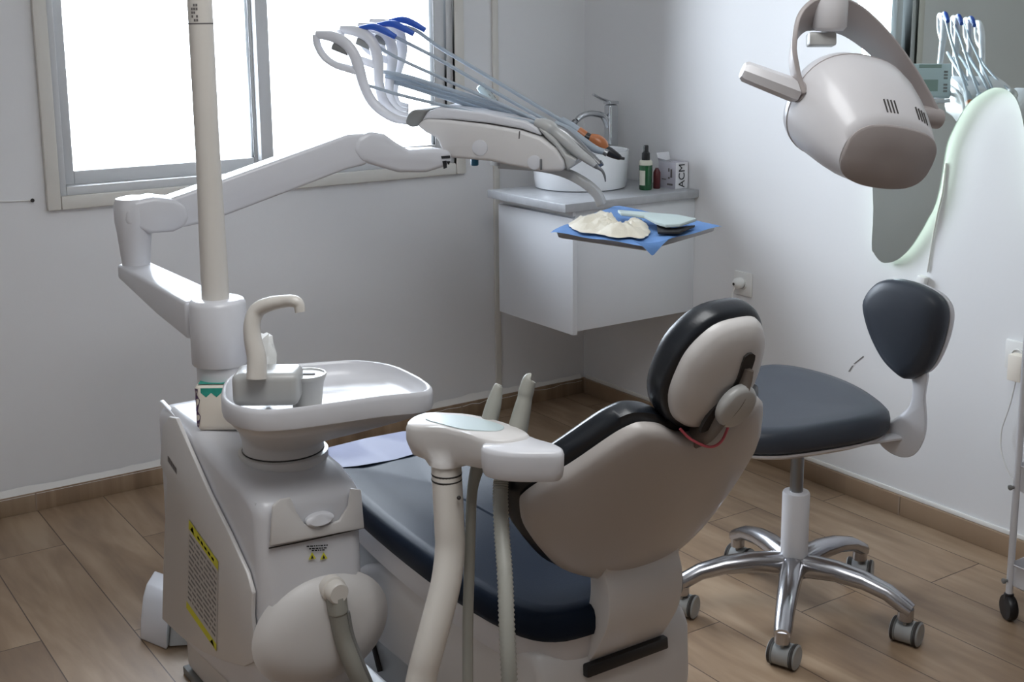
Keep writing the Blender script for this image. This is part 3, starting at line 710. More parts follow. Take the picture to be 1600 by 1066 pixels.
# upper arm in the vertical plane from the elbow to the head joint
JT = ony(690, 250, -.99)
ad = V((JT.x-EL.x, JT.y-EL.y, 0)).normalized(); an = V((-ad.y, ad.x, 0))
PA = EL-an*.045
def ua(pxl, d=0.): return [onpl(px, py, PA, an)+an*d for px, py in pxl]
mb = MB(); mb.prism(ua([(196, 352), (196, 330), (210, 314), (240, 308), (275, 312), (292, 322), (297, 340), (290, 355), (272, 363), (235, 366)]), an*.09, .012, 3); mb.build('elbow_joint', M_WHITE, du, 50)
mb = MB(); mb.prism(ua([(264, 312), (290, 303), (545, 211), (575, 209), (585, 236), (575, 258), (545, 265), (330, 347), (290, 356), (266, 350)], .006), an*.078, .009, 3); mb.build('upper_arm', M_WHITE, du, 50)
mb = MB(); mb.prism(ua([(554, 236), (559, 216), (578, 206), (603, 210), (622, 224), (642, 235), (690, 233), (706, 236), (708, 254), (694, 262), (668, 270), (625, 270), (590, 260), (566, 252)], .0), an*.085, .012, 3); wj = mb.build('wrist_joint', M_WHITE, du, 50)
mb = MB()
for q in ([(689, 244), (703, 243), (703, 247), (690, 248)], [(691, 252), (697, 251), (698, 262), (693, 264)], [(697, 252), (703, 252), (701, 258)]): mb.prism(ua(q, -.0006), -an*.0015)
mb.build('joint_clip', M_BLACK, wj)
# head
HL = V((.67, -.742, 0)); HR = V((.742, .67, 0))
P0 = onpl(690, 235, V((JT.x, JT.y, 0))-HR*.01, HR)
def hd(px, py, k=0.): return onpl(px, py, P0+HR*k, HR)
def hds(pxl, k=0.): return [hd(px, py, 0)+HR*k for px, py in pxl]
HW = .20
side = [(650, 196), (662, 186), (700, 188), (760, 195), (812, 204), (845, 215), (868, 233), (882, 256), (880, 268), (852, 269), (800, 260), (765, 252), (705, 247), (690, 236), (682, 216), (664, 207)]
mb = MB(); mb.prism(hds(side), HR*HW, .010, 3, 35); hb = mb.build('head_body', M_WHITE2, du, 50)
mb = MB(); mb.prism(hds([(652, 192), (664, 176), (684, 168), (760, 178), (820, 190), (838, 201), (845, 213), (812, 202), (760, 193), (700, 187), (664, 187)], .012), HR*(HW-.024), .006, 2); mb.build('head_cover', M_WHITE, du, 50)
mb = MB(); mb.prism(hds([(632, 193), (636, 178), (644, 172), (668, 172), (652, 198), (640, 199)], .004), HR*(HW-.02), .006, 2); mb.build('rear_cap', M_DGREY, du, 50)
mb = MB(); mb.prism(hds([(838, 200), (852, 205), (868, 220), (884, 242), (900, 250), (896, 260), (884, 268), (880, 250), (866, 230), (850, 215)], .012), HR*(HW-.02), .006, 2); mb.build('instrument_rest', M_GREYP, du, 50)
for q, r_ in (((750, 231), .0215), ((835, 254), .019)):
    mb = MB(); mb.lathe(hd(*q)-HR*.0, [(r_, -.002), (r_, .002), (r_-.002, .003), (.002, .003)], -HR, 32); mb.build('side_cap', M_WHITE, hb)
mb = MB(); mb.obox(hd(845.5, 257)-HR*.002, [HL, HR, Z], (.006, .006, .030), .002); mb.build('side_latch', M_STEEL, hb)
mb = MB(); mb.prism(hds([(811, 205), (813, 205), (812, 217), (810, 217)], -.0006), HR*.001); mb.build('side_seam', M_GINK, hb)
mb = MB(); mb.lathe(hd(734, 246)+HR*.05, [(.009, 0), (.011, .006), (.011, .026), (.009, .028)], -Z, 18); mb.build('brake_knob', M_KNOBB, du)
# tray bar under the head
mb = MB(); tpth = [hd(px, py)+HR*.09 for px, py in ((768, 262), (800, 264), (840, 268), (875, 277), (905, 293), (924, 310), (932, 328))]
W_ = HR*.022; rings = []
pts, _ = crom(tpth, [1]*len(tpth), 5)
for i, p in enumerate(pts):
    t = (pts[min(i+1, len(pts)-1)]-pts[max(i-1, 0)]).normalized(); nn = HR.cross(t).normalized()
    th = .011; rings.append([p+W_+nn*th, p-W_+nn*th, p-W_-nn*th, p+W_-nn*th])
mb.loft(rings, bevel=.003); mb.build('tray_bar', M_GREYP, du, 40)
mb = MB(); mb.box(tpth[0]+V((-.02, -.02, -.005)), tpth[0]+V((.02, .02, .05)), .004); mb.build('bar_mount', M_GREYP, du)
# control panel on the far side of the head
kc = hd(735, 176)+HR*(HW+.075)
kn = (HL*.80+HR*.15+Z*.58).normalized(); kx = Z.cross(kn).normalized(); ky = kn.cross(kx)
mb = MB(); mb.obox(kc, [kx, ky, kn], (.150, .150, .018), .008, 3); kp = mb.build('control_panel', M_MEMB, du, 40)
mb = MB(); mb.obox(kc+kn*.0095+ky*-.025, [kx, ky, kn], (.06, .05, .001)); mb.obox(kc+kn*.0095+ky*.060, [kx, ky, kn], (.08, .014, .001)); mb.build('panel_display', M_LCD, kp)
mb = MB()
for sx in (-1, 1):
    for k in range(3): mb.obox(kc+kn*.0095+kx*.056*sx+ky*(.035-k*.014), [kx, ky, kn], (.014, .008, .001)); mb.obox(kc+kn*.0095+kx*.056*sx+ky*(-.022-k*.014), [kx, ky, kn], (.014, .008, .001))
mb.build('panel_keys', M_DGREY, kp)
mb = MB(); mb.tube([kc-ky*.06, kc-ky*.07-HR*.04, hd(735, 200)+HR*(HW-.01)], .010, 10); mb.build('panel_arm', M_WHITE, du)
mb = MB(); mb.tube([kc-ky*.085-kx*.075, kc-ky*.095, kc-ky*.085+kx*.075], .007, 10); mb.build('panel_handle', M_WHITE, du)
# whip arms: loop + stem
def whip_tube(k, tip, ctr_pts, rad, sq=(.55, 1)):
    mb = MB(); mb.tube([hd(px, py)+HR*k for px, py in ctr_pts], rad, 10, squash=sq); return mb
K = [.02, .075, .13, .185]
shift = [(0, 0), (38, -8), (66, -13), (84, -19)]
whips = []
for i, k in enumerate(K):
    sx, sy = shift[i]
    base_ = (638+i*7, 191-i*7)
    # pixel path compensated for the depth of this whip's plane
    def q(px, py, t):      # t: 0 at base, 1 at tip
        return (px+sx*t, py+sy*t+(1-t)*(-7*i))
    stem = [q(637, 189, 0), q(612, 183, .1), q(585, 163, .35), q(569, 135, .6), q(560, 104, .8), q(551, 82, .9), q(537, 66, 1), q(518, 57, 1), q(494, 54, 1)]
    loop = [q(494, 54, 1), q(496, 70, 1), q(506, 88, 1), q(522, 100, 1), q(540, 106, .95), q(560, 112, .85)]
    def mp_(pxl): return [onpl(px, py, P0+HR*k, HR) for px, py in pxl]
    mb = MB(); mb.tube(mp_(stem), [.011, .0125, .0145, .015, .0165, .0165, .016, .015, .011], 12, squash=(1., .75)); wa = mb.build('whip_arm', M_WHITE, du, 60)
    mb = MB(); mb.tube(mp_(loop), [.012, .0115, .0115, .0115, .0125, .012], 10, squash=(1., .7)); mb.build('whip_loop', M_WHITE, wa, 60)
    mb = MB(); c1_, c2_ = mp_([q(520, 72, 1), q(545, 82, .95)]); mb.tube([c1_, c2_], .010, 10, squash=(1, .8)); mb.build('whip_roller', M_DGREY, wa)
    if i:
        mb = MB(); mb.tube(mp_([q(524, 52, 1), q(545, 50, 1), q(562, 56, 1), q(580, 66, 1)]), [.006, .0095, .0095, .0075], 12); mb.build('whip_sleeve', M_BLUE, wa, 60)

# ---- handpieces with hoses (lying in the holders, each a thing of its own)
def handpiece(k, hose, hr, segs, label, colour=M_HOSE):
    e = empty('dental_handpiece', hd(*segs[0][0][0])+HR*k, label, 'dental handpiece', 'handpieces on the delivery unit')
    mb = MB(); mb.tube([onpl(px, py, P0+HR*k, HR) for px, py in hose], hr, 10); mb.build('hose', colour, e, 80)
    for nm, (pl_, rad, mt) in zip(('grip', 'head', 'tip', 'ring', 'ring'), segs):
        mb = MB(); mb.tube([onpl(px, py, P0+HR*k, HR) for px, py in pl_], rad, 14); mb.build(nm, mt, e, 60)
    return e
handpiece(.03, [(570, 132), (620, 147), (690, 164), (760, 180), (806, 186), (838, 192)], .0045,
    [([(836, 191), (848, 194), (860, 200), (868, 207), (884, 220), (902, 237), (922, 252), (930, 259)], [.010, .016, .019, .014, .0155, .014, .011, .008], M_GREYP),
     ([(929, 258), (934, 262)], [.008, .006], M_STEEL), ([(933, 261), (941, 267), (945, 276), (946, 284)], [.0055, .004, .003, .0018], M_STEEL)],
    'thick grey scaler handpiece with thin hooked metal tip, nearest in the row of holders')
handpiece(.085, [(545, 48), (580, 66), (620, 90), (690, 122), (760, 153), (820, 179), (868, 202)], .0045,
    [([(860, 196), (880, 207), (898, 222), (916, 238), (928, 248)], [.010, .014, .0145, .012, .010], M_STEEL),
     ([(926, 247), (936, 257)], [.010, .0105], M_STEEL), ([(933, 259), (941, 254)], [.008, .0085], M_STEEL)],
    'steel turbine handpiece with short round head beside the scaler handpiece')
handpiece(.14, [(616, 57), (650, 74), (690, 95), (760, 136), (820, 170), (872, 198)], .005,
    [([(866, 194), (890, 206), (910, 220), (930, 233), (946, 238)], [.012, .013, .012, .0105, .0085], M_HOSE),
     ([(944, 237), (949, 240)], [.0095, .010], M_STEEL)],
    'slim grey-blue handpiece lying between the turbine and the orange-ringed one')
handpiece(.185, [(622, 40), (650, 48), (690, 76), (760, 118), (830, 160), (880, 190)], .0055,
    [([(876, 187), (892, 197), (904, 206)], [.010, .0125, .0125], M_HOSE),
     ([(944, 232), (953, 238), (966, 245), (970, 247)], [.012, .0135, .009, .006], M_BLACK), ([(969, 247), (976, 248)], [.0045, .0035], M_BLACK),
     ([(903, 205), (914, 213)], [.0145, .0145], M_ORANGE), ([(922, 216), (932, 220), (940, 226), (945, 233)], [.014, .0185, .0185, .014], M_ORANGE)],
    'curing light handpiece with orange collar and black nose, farthest in the row of holders')
mb = MB(); mb.tube([onpl(px, py, P0+HR*.185, HR) for px, py in ((912, 212), (923, 217))], .013, 14); mb.build('collar', M_BLACK, bpy.data.objects['dental_handpiece.003'])
# the wide return hoses running from the whips into the head
rh = empty('return_hose_bundle', hd(720, 165)+HR*.12, 'bundle of broad grey-blue hoses sloping from the whip arms to the head top', 'hose')
for j, (k, dy) in enumerate(((.10, 0), (.12, 7), (.14, 14), (.16, 3))):
    mb = MB(); mb.tube([onpl(px, py+dy, P0+HR*k, HR) for px, py in ((598+j*4, 112), (640, 121), (700, 140), (770, 162), (820, 181), (848, 196))], [.0055, .0065, .0065, .0065, .006, .005], 10); mb.build('hose', M_HOSE, rh, 80)

# ---- tray, drape and what lies on it
ZT = tpth[-1].z-.004
cor = [onz(px, py, ZT) for px, py in ((866, 362), (962, 322), (1122, 352), (1012, 383))]
tc_ = sum(cor, V())/4
mb = MB(); tin = [lerp(tc_, c, .93) for c in cor]
def ring4(s_, dz): return [tc_+(c-tc_)*s_+Z*dz for c in cor]
mb.loft([ring4(.90, -.018), ring4(.95, -.014), ring4(.97, -.002), ring4(.955, -.002), ring4(.93, -.010)], bevel=.004); 
tray = tag(mb.build('instrument_tray', M_TRAY), 'square steel instrument tray carried by the grey bar over the cabinet', 'tray')
mb = MB(); n = 22; grid = []
for i in range(n+1):
    row = []
    for j in range(n+1):
        u, v = i/n, j/n
        uu, vv = u*1.05-.025, v*1.05-.025
        p = lerp(lerp(cor[0], cor[1], uu), lerp(cor[3], cor[2], uu), vv)
        ov = max(0, -uu, uu-1)+max(0, -vv, vv-1)
        z = .003+.0028*math.sin(u*9+v*5)*math.cos(v*7-u*3)
        z = z - ov*.10
        if v > .9 and u < .1: z -= .0
        row.append(p+Z*z)
    grid.append(row)
# front corner flap hanging down
vs = [[mb.bm.verts.new(p) for p in r_] for r_ in grid]
for i in range(n):
    for j in range(n): mb.bm.faces.new((vs[i][j], vs[i+1][j], vs[i+1][j+1], vs[i][j+1]))
fc_ = [onz(px, py, ZT) for px, py in ((992, 378), (1046, 376))]; tipf = onz(1012, 383, ZT); dpf = (tipf-CAM).dot(FW)
dp = tag(mb.build('blue_drape', M_DRAPE), 'blue disposable drape spread over the tray with one corner hanging down', 'drape')
D2 = dpf
mb = MB(); mb.loft([[atD(px, py, D2-.012) for px, py in ((985, 374), (1000, 378), (1015, 380), (1030, 378), (1046, 373))], [atD(px, py, D2-.016) for px, py in ((1004, 385), (1012, 388), (1018, 389), (1026, 388), (1036, 382))], [atD(px, py, D2-.012) for px, py in ((1017, 398), (1018, 399), (1019, 399.5), (1020, 399), (1022, 398))]], False, False, closed=False)
mb.build('hanging_corner', M_DRAPE, dp, 80)
# gloves
from mathutils import noise as mn
gp = cloop([onz(px, py, ZT+.008) for px, py in ((888, 352), (900, 344), (922, 338), (948, 340), (972, 350), (990, 352), (1004, 347), (1012, 353), (1014, 366), (1002, 373), (985, 371), (962, 372), (935, 366), (908, 363))], 6)
gc = sum(gp, V())/len(gp)
mb = MB(); rings = []
for q in range(11):
    s_ = 1-q/10.3; ring = []
    for p in gp:
        b_ = V((gc.x+(p.x-gc.x)*s_, gc.y+(p.y-gc.y)*s_, 0))
        h = .024*min(1, (1-s_)*3.2)**.6*(.45+.9*mn.noise(V((b_.x*26, b_.y*26, 1.3)))+.55*abs(mn.noise(V((b_.x*60, b_.y*60, 4)))))
        ring.append(V((b_.x+.006*mn.noise(b_*50), b_.y+.006*mn.noise(b_*50+V((9, 0, 0))), ZT+.0085+max(.0, h)*(q > 0))))
    rings.append(ring)
mb.loft(rings); tag(mb.build('latex_gloves', M_LATEX, angle=50), 'crumpled cream latex gloves heaped at the front left of the blue drape', 'gloves')
kq = [onz(px, py, ZT+.012) for px, py in ((965, 338), (1060, 346), (1088, 352), (1062, 361), (1040, 362), (1024, 357), (1006, 347), (970, 343))]
mb = MB(); mb.prism([p+Z*.009 for p in kq], Z*.008, .002); pk2 = tag(mb.build('instrument_pouch', M_PAPER), 'pale green folded paper pouch on the blue drape behind the gloves', 'pouch')
mb = MB(); mb.prism([onz(px, py, ZT+.010) for px, py in ((1026, 352), (1050, 360), (1086, 355), (1060, 366), (1028, 366))], Z*.0055, .001); mb.build('pouch_underside', M_INK, pk2)
# ================================================================ DENTAL CHAIR
CXC = -1.70
dc = empty('dental_chair', (CXC, -1.85, 0), 'reclined dental chair with navy vinyl seat and white-shelled backrest seen from behind', 'dental chair')
half = [(0, -2.325), (.09, -2.327), (.150, -2.314), (.190, -2.265), (.212, -2.15), (.216, -1.98), (.206, -1.78), (.185, -1.60), (.158, -1.45), (.138, -1.375), (.10, -1.345), (0, -1.338)]
oc = [V((CXC-.012-a, y, 0)) for a, y in half] + [V((CXC-.022+a*.96, y, 0)) for a, y in half[-2:0:-1]]
oc = cloop(oc, 3); sc_ = V((CXC, -1.86, 0))
def seat_z(y): return .008*math.sin((y+2.3)*3.2)
def sring(s_, z, lst=oc): return [V((sc_.x+(p.x-sc_.x)*s_, sc_.y+(p.y-sc_.y)*(1-(1-s_)*.55), z+seat_z(p.y))) for p in lst]
mb = MB(); mb.loft([sring(.93, .455), sring(.985, .458), sring(1.0, .470), sring(1.0, .490), sring(.985, .502), sring(.95, .509), sring(.85, .508), sring(.6, .500), sring(.3, .496), sring(.02, .495)]); mb.build('seat_cushion', M_VINYL, dc, 60)
# clear cover over the foot end
ff = [p for p in half if p[1] > -1.50]
fo = [V((CXC-a*1.04, y, 0)) for a, y in ((.172, -1.50), (.158, -1.435), (.140, -1.365), (.102, -1.328), (0, -1.320))]; fo += [V((2*CXC-p.x, p.y, 0)) for p in fo[-2::-1]]
mb = MB(); mb.loft([[V((p.x, p.y, .452)) for p in fo], [V((p.x, p.y, .500+seat_z(p.y))) for p in fo], [V((CXC+(p.x-CXC)*.95, p.y-.008, .513+seat_z(p.y))) for p in fo], [V((CXC+(p.x-CXC)*.9, -1.47, .4975+.55*((p.x-CXC)*.9)**2+seat_z(-1.47))) for p in fo]], False, False, closed=False); mb.build('foot_cover', M_FOIL, dc, 60)
# white frame below the seat
mb = MB(); mb.loft([sring(.80, .385), sring(.90, .392), sring(.945, .43), sring(.945, .4545)], True, True); mb.build('seat_frame', M_WHITE, dc, 50)
mb = MB(); mb.prism([V((CXC-.19, y, z)) for y, z in ((-2.30, .20), (-2.315, .30), (-2.31, .40), (-2.29, .435), (-1.75, .40), (-1.62, .34), (-1.70, .20))], V((.345, 0, 0)), .02, 3, 40); mb.build('rear_housing', M_WHITE2, dc, 50)
mb = MB(); mb.prism([V((CXC-.16, y, z)) for y, z in ((-2.2, .08), (-2.2, .26), (-1.62, .385), (-1.50, .385), (-1.44, .30), (-1.55, .08))], V((.32, 0, 0)), .02, 3, 40); mb.build('lift_column', M_GREYP, dc, 50)
mb = MB(); mb.tube([V((CXC-.163, -1.50, .29)), V((CXC-.163, -1.62, .20)), V((CXC-.165, -1.68, .115))], .006, 8); mb.build('gas_strut', M_SEAM, dc)
base = cloop([V((CXC+sx*a, y, 0)) for a, y, sx in ((.16, -2.45, -1), (.215, -2.35, -1), (.225, -1.9, -1), (.215, -1.55, -1), (.17, -1.42, -1), (.17, -1.42, 1), (.215, -1.55, 1), (.225, -1.9, 1), (.215, -2.35, 1), (.16, -2.45, 1))], 4)
bcn2 = V((CXC, -1.93, 0))
def brg2(s_, z): return [V((bcn2.x+(p.x-bcn2.x)*s_, bcn2.y+(p.y-bcn2.y)*s_, z)) for p in base]
mb = MB(); mb.loft([brg2(1, 0), brg2(1, .05), brg2(.98, .075), brg2(.93, .090), brg2(.5, .105), brg2(.03, .108)]); mb.build('base_plate', M_WHITE, dc, 60)
# backrest: wrapped shell, tilted back
TILT = math.radians(28.5); KW = 1.0
BU = V((0, -math.sin(TILT), math.cos(TILT))); BN = V((0, math.cos(TILT), math.sin(TILT))); BB = V((CXC, -2.342, .563)); KS = .967
ol = [(0, -.018), (.06, -.018), (.09, -.012), (.16, .02), (.207, .065), (.245, .115), (.263, .165), (.262, .185), (.245, .217), (.21, .265), (.167, .328), (.143, .353), (.122, .362), (.088, .356), (.05, .335), (0, .325)]
full = [(-a*KS, t*KS) for a, t in ol] + [(a*KS, t*KS) for a, t in ol[-2:0:-1]]
full = cloop([V((a, t, 0)) for a, t in full], 4)
cb0 = V((0, .17, 0))
def bring2(s_, dn, k=KW, rad=1.0, grow=0.):
    r_ = []
    for p in full:
        q = cb0+(p-cb0)*s_
        if grow:
            dd = (p-cb0).normalized(); q = q+dd*grow
        r_.append(BB+X*q.x+BU*q.y+BN*(k*q.x*q.x*rad+dn))
    return r_
mb = MB(); mb.loft([bring2(.03, -.012), bring2(.25, -.0115), bring2(.5, -.010), bring2(.75, -.0075), bring2(.9, -.004), bring2(.97, .001), bring2(1.0, .008), bring2(1.0, .022), bring2(.96, .026), bring2(.5, .026), bring2(.03, .026)]); mb.build('backrest_shell', M_SHELL, dc, 60)
mb = MB(); mb.loft([bring2(.93, .027), bring2(.97, .027, grow=.004), bring2(1.0, .032, grow=.012), bring2(1.0, .055, grow=.013), bring2(.985, .068, grow=.006), bring2(.93, .076), bring2(.7, .078), bring2(.4, .074), bring2(.03, .072)]); mb.build('backrest_cushion', M_VINYL2, dc, 60)
# support arm
AX0, AX1 = CXC-.086, CXC+.080
apx = [(948, 880), (946, 893), (951, 925), (952, 955), (947, 985), (936, 1010), (922, 1032), (915, 1040)]
curve = [onx(px, py, AX0) for px, py in apx]
curve[0] = curve[1]+BU*.05+V((0, .0, 0))
cpts, _ = crom(curve, [1]*len(curve), 4)
inner = [p+Y*(.045+.02*i/len(cpts))+Z*.005 for i, p in enumerate(cpts)]
mb = MB(); mb.prism(cpts+inner[::-1], V((AX1-AX0, 0, 0)), .008, 3, 40); mb.build('support_arm', M_WHITE2, dc, 50)
e_ = curve[-1]
mb = MB(); mb.prism([V((AX0-.014, min(e_.y, -2.317)-.003+dy, e_.z+dz)) for dy, dz in ((.03, .012), (-.002, .012), (-.004, -.010), (.03, -.014))], V((AX1-AX0+.020, 0, 0)), .003); mb.build('arm_slot', M_BLACK, dc); print('ARM', e_, 'basin', bc, 'faucet', fx, fy, [o.dimensions for o in bpy.data.objects if o.name in ('vessel_basin',)])
# headrest
HT = math.radians(20); HU = V((0, -math.sin(HT), math.cos(HT))); HN = V((0, math.cos(HT), math.sin(HT))); HC = V((CXC+.002, -2.532, .951))
ho = cloop([V((a, t, 0)) for a, t in ((-.03, -.096), (-.07, -.074), (-.091, -.03), (-.090, .02), (-.078, .062), (-.045, .098), (0, .106), (.045, .098), (.078, .062), (.090, .02), (.091, -.03), (.07, -.074), (.03, -.096))], 4)
def hring(s_, dn):
    s_ *= .967
    return [HC+X*p.x*s_+HU*p.y*s_+HN*(dn+1.2*(p.x*s_)**2) for p in ho]
mb = MB(); mb.loft([hring(.98, .012), hring(1.06, .014), hring(1.10, .022), hring(1.11, .040), hring(1.08, .054), hring(1.0, .062), hring(.7, .066), hring(.03, .064)]); hr_ = mb.build('headrest', M_VINYL2, dc, 60)
mb = MB(); mb.loft([hring(.03, -.018), hring(.4, -.017), hring(.7, -.013), hring(.9, -.006), hring(.985, .003), hring(1.0, .012)]); mb.build('headrest_cover', M_WHITE2, hr_, 60)
def hp2(a, t, d=-.02): return HC+X*a+HU*t+HN*(d+1.2*a*a)
mb = MB(); sl = cloop([hp2(*p, -.0195) for p in ((.010, .048), (.034, .046), (.036, .012), (.030, -.02), (.006, -.045), (-.006, -.075), (-.034, -.086), (-.030, -.058), (-.010, -.022), (.008, .006))], 3); mb.prism(sl, HN*.006); mb.build('cover_slot', M_SEAM, hr_)
mb = MB(); mb.tube([hp2(.024, .024, -.018), hp2(.022, .0, -.022), hp2(.012, -.03, -.024), hp2(-.006, -.06, -.02), hp2(-.012, -.09, -.010), hp2(-.012, -.118, .012)], [.012, .013, .014, .015, .017, .017], 12, squash=(.5, 1.25)); mb.build('headrest_bar', M_BRONZE, hr_, 60)
mb = MB(); mb.lathe(hp2(.012, -.036, -.024), [(.037, 0), (.038, .008), (.036, .013), (.030, .016), (.002, .017)], -HN, 32); mb.build('lock_knob', M_GREYP, hr_, 60)
mb = MB(); mb.tube([hp2(-.058, -.088, .0), hp2(-.04, -.104, -.010), hp2(-.01, -.116, -.022), hp2(.015, -.112, -.022), hp2(.035, -.094, -.012)], .0022, 8)
mb.build('pink_cord', M_PINK, hr_)

# ================================================================ SUCTION ARM
su = empty('suction_stand', atD(700, 690, 2.0)*1.0, 'white suction holder head on a bent ivory pipe in front of the chair seat', 'suction stand')
DS = 2.0
pp_ = [atD(px, py, d) for px, py, d in ((697, 722, DS), (699, 760, DS), (702, 820, DS), (703, 860, DS), (696, 915, 1.99), (678, 985, 1.98), (662, 1045, 1.98), (648, 1110, 2.0))]
pp_ += [V((-2.07, -2.16, .30)), V((-2.05, -2.02, .16)), V((-2.045, -1.95, .07)), V((-2.045, -1.94, .0))]
mb = MB(); mb.tube(pp_, [.0245]*len(pp_), 28, 8); pipe = mb.build('pipe', M_BEIGE, su, 60)
mb = MB()
for py in (741, 750):
    c = atD(698, py, DS); mb.lathe(c, [(.0247, 0), (.0251, .001), (.0251, .0022), (.0247, .0032)], n=32, cap0=False, cap1=False)
mb.build('pipe_band', M_SEAM, pipe)
mb = MB(); c = atD(717, 778, 1.974); mb.ball(c, .0035, 10); mb.build('set_screw', M_SEAM, pipe)
ZS = atD(700, 660, DS).z
def zt2(pxl, z): return [onz(px, py, z) for px, py in pxl]
o1 = cloop(zt2([(634, 662), (645, 650), (668, 644), (700, 645), (731, 647), (765, 654), (800, 664), (829, 679), (800, 688), (760, 688), (722, 677), (690, 670), (652, 668)], ZS), 3); c1c = sum(o1, V())/len(o1)
def r1(s_, dz, cc=c1c, o=o1, sh=V((0, 0, 0))): return [V((cc.x+(p.x-cc.x)*s_, cc.y+(p.y-cc.y)*s_, p.z+dz))+sh for p in o]
mb = MB(); nkk = atD(697, 724, DS)
ringn = []
for p in o1:
    d = V((p.x-nkk.x, p.y-nkk.y, 0)).normalized(); ringn.append(V((nkk.x, nkk.y, nkk.z))+d*.0285)
mb.loft([ringn, [lerp(a, b_, .25)+Z*.004 for a, b_ in zip(ringn, r1(.97, -.044))], [lerp(a, b_, .8)-Z*.002 for a, b_ in zip(ringn, r1(.97, -.044))], r1(.98, -.032), r1(1, -.026), r1(1, -.008), r1(.97, -.001), r1(.93, .001), r1(.3, .002)]); mb.build('control_head', M_WHITE2, su, 55)
o2 = cloop(zt2([(664, 655), (690, 649), (728, 651), (762, 658), (788, 667), (775, 674), (728, 672), (700, 666)], ZS+.002), 3); c2c = sum(o2, V())/len(o2)
mb = MB(); mb.loft([r1(1, 0, c2c, o2), r1(.98, .0012, c2c, o2)]); mb.build('membrane_keys', M_MEMB, su)
o3 = cloop(zt2([(752, 697), (766, 688), (790, 679), (812, 677), (840, 688), (868, 696), (881, 704), (874, 710), (850, 711), (815, 711), (785, 709), (760, 704)], ZS-.008), 3); c3c = sum(o3, V())/len(o3)
mb = MB(); mb.loft([r1(.93, -.044, c3c, o3), r1(.97, -.040, c3c, o3), r1(1, -.030, c3c, o3), r1(1.01, -.006, c3c, o3), r1(.97, .001, c3c, o3), r1(.9, .003, c3c, o3), r1(.2, .004, c3c, o3)]); mb.build('hose_holder', M_WHITE, su, 55)
# suction handpieces with hoses
def ribbed(pts, r, dr, res): 
    p, _ = crom(pts, [r]*len(pts), res); return p, [r+(dr if i % 2 else 0) for i in range(len(p))]
sg_ = empty('suction_handpiece', atD(770, 640, 2.02), 'slim grey saliva ejector standing in the suction holder with smooth thin hose', 'suction handpiece', 'suction handpieces in the holder')
mb = MB(); mb.tube([atD(px, py, 2.02) for px, py in ((757, 690), (764, 660), (772, 630), (778, 606), (780, 601))], [.0150, .0140, .0125, .0080, .0055], 16); mb.build('tip', M_HOSE2, sg_, 60)
mb = MB(); mb.tube([atD(px, py, 2.02) for px, py in ((757, 690), (746, 730), (738, 768), (735, 830), (733, 900), (731, 980), (731, 1066), (732, 1150), (733, 1250))], [.013, .0115, .0088, .0088, .0090, .0090, .0090, .0090, .0090], 14); mb.build('hose', M_HOSE2, sg_, 60)
sg2 = empty('suction_handpiece', atD(815, 650, 1.98), 'thicker grey suction handpiece standing in the suction holder with wide ribbed hose', 'suction handpiece', 'suction handpieces in the holder')
mb = MB(); mb.tube([atD(px, py, 1.985) for px, py in ((802, 700), (808, 675), (816, 640), (820, 622), (822, 612), (827, 594), (830, 592))], [.0175, .0165, .0140, .0120, .0125, .0110, .0080], 16); mb.build('tip', M_HOSE2, sg2, 60)
hpts = [atD(px, py, d) for px, py, d in ((786, 730, 1.98), (782, 765, 1.97), (784, 830, 1.94), (789, 900, 1.90), (792, 980, 1.87), (796, 1066, 1.86), (799, 1150, 1.88), (800, 1250, 1.9))]
p_, r_ = ribbed(hpts, .0112, .0018, 22)
mb = MB(); mb.tube([atD(802, 700, 1.985), atD(792, 715, 1.985), hpts[0]], [.017, .015, .0125], 14); mb.tube(p_, r_, 14, smooth=False); mb.build('hose', M_HOSE2, sg2, 75)

# ================================================================ OPERATING LIGHT
lt = empty('operating_light', (-1.03, -2.19, 1.2), 'white dental operating lamp with yoke and two side handles in front of the mirror', 'dental lamp')
LH0, LH1 = atD(1262, 146, 2.42), atD(1456, 184, 2.55)
AH = (LH1-LH0).normalized(); LC = (LH0+LH1)/2
toC = (CAM-LC).normalized()
BK = (toC*.84 - UP*.32 + RT*.42); BK = (BK-AH*BK.dot(AH)).normalized()
LU = BK.cross(AH).normalized()
if LU.z < 0: LU = -LU
hw = (LH1-LH0).length/2
LB = atD(1326, 170, 2.475)
def lring(hw_, hh, d, sx=0., sy=0., n=44, p=2.4):
    r_ = []
    for i in range(n):
        a = 2*math.pi*i/n; ca, sa = math.cos(a), math.sin(a)
        r_.append(LB+AH*(math.copysign(abs(ca)**(2/p), ca)*hw_+sx)+LU*(math.copysign(abs(sa)**(2/p), sa)*hh+sy)+BK*d)
    return r_
SY = -.038
mb = MB(); mb.loft([lring(.120, .096, -.030), lring(.131, .106, -.027), lring(.136, .110, -.012), lring(.137, .110, 0), lring(.136, .107, .03, .002, -.004), lring(.132, .100, .065, .004, -.012), lring(.125, .089, .10, .007, -.022), lring(.117, .075, .13, .010, -.031), lring(.111, .066, .147, .011, SY)], bevel=0); lh = mb.build('lamp_head', M_LAMP, lt, 60)
mb = MB(); mb.loft([lring(.1085, .0635, .1475, .011, SY, p=2.8), lring(.1085, .0635, .150, .011, SY, p=2.8), lring(.105, .060, .153, .011, SY, p=2.8), lring(.02, .015, .153, .011, SY)]); mb.build('rear_cap', M_LAMPF, lh, 50)
mb = MB(); mb.loft([lring(.116, .092, -.0305), lring(.06, .05, -.034), lring(.01, .01, -.035)]); mb.build('lens', M_MEMB, lh)
mb = MB(); mb.loft([lring(.1367, .1103, -.004), lring(.1382, .1115, -.003), lring(.1367, .1103, -.002)], False, False); mb.build('rim_seam', M_LAMPF, lh)
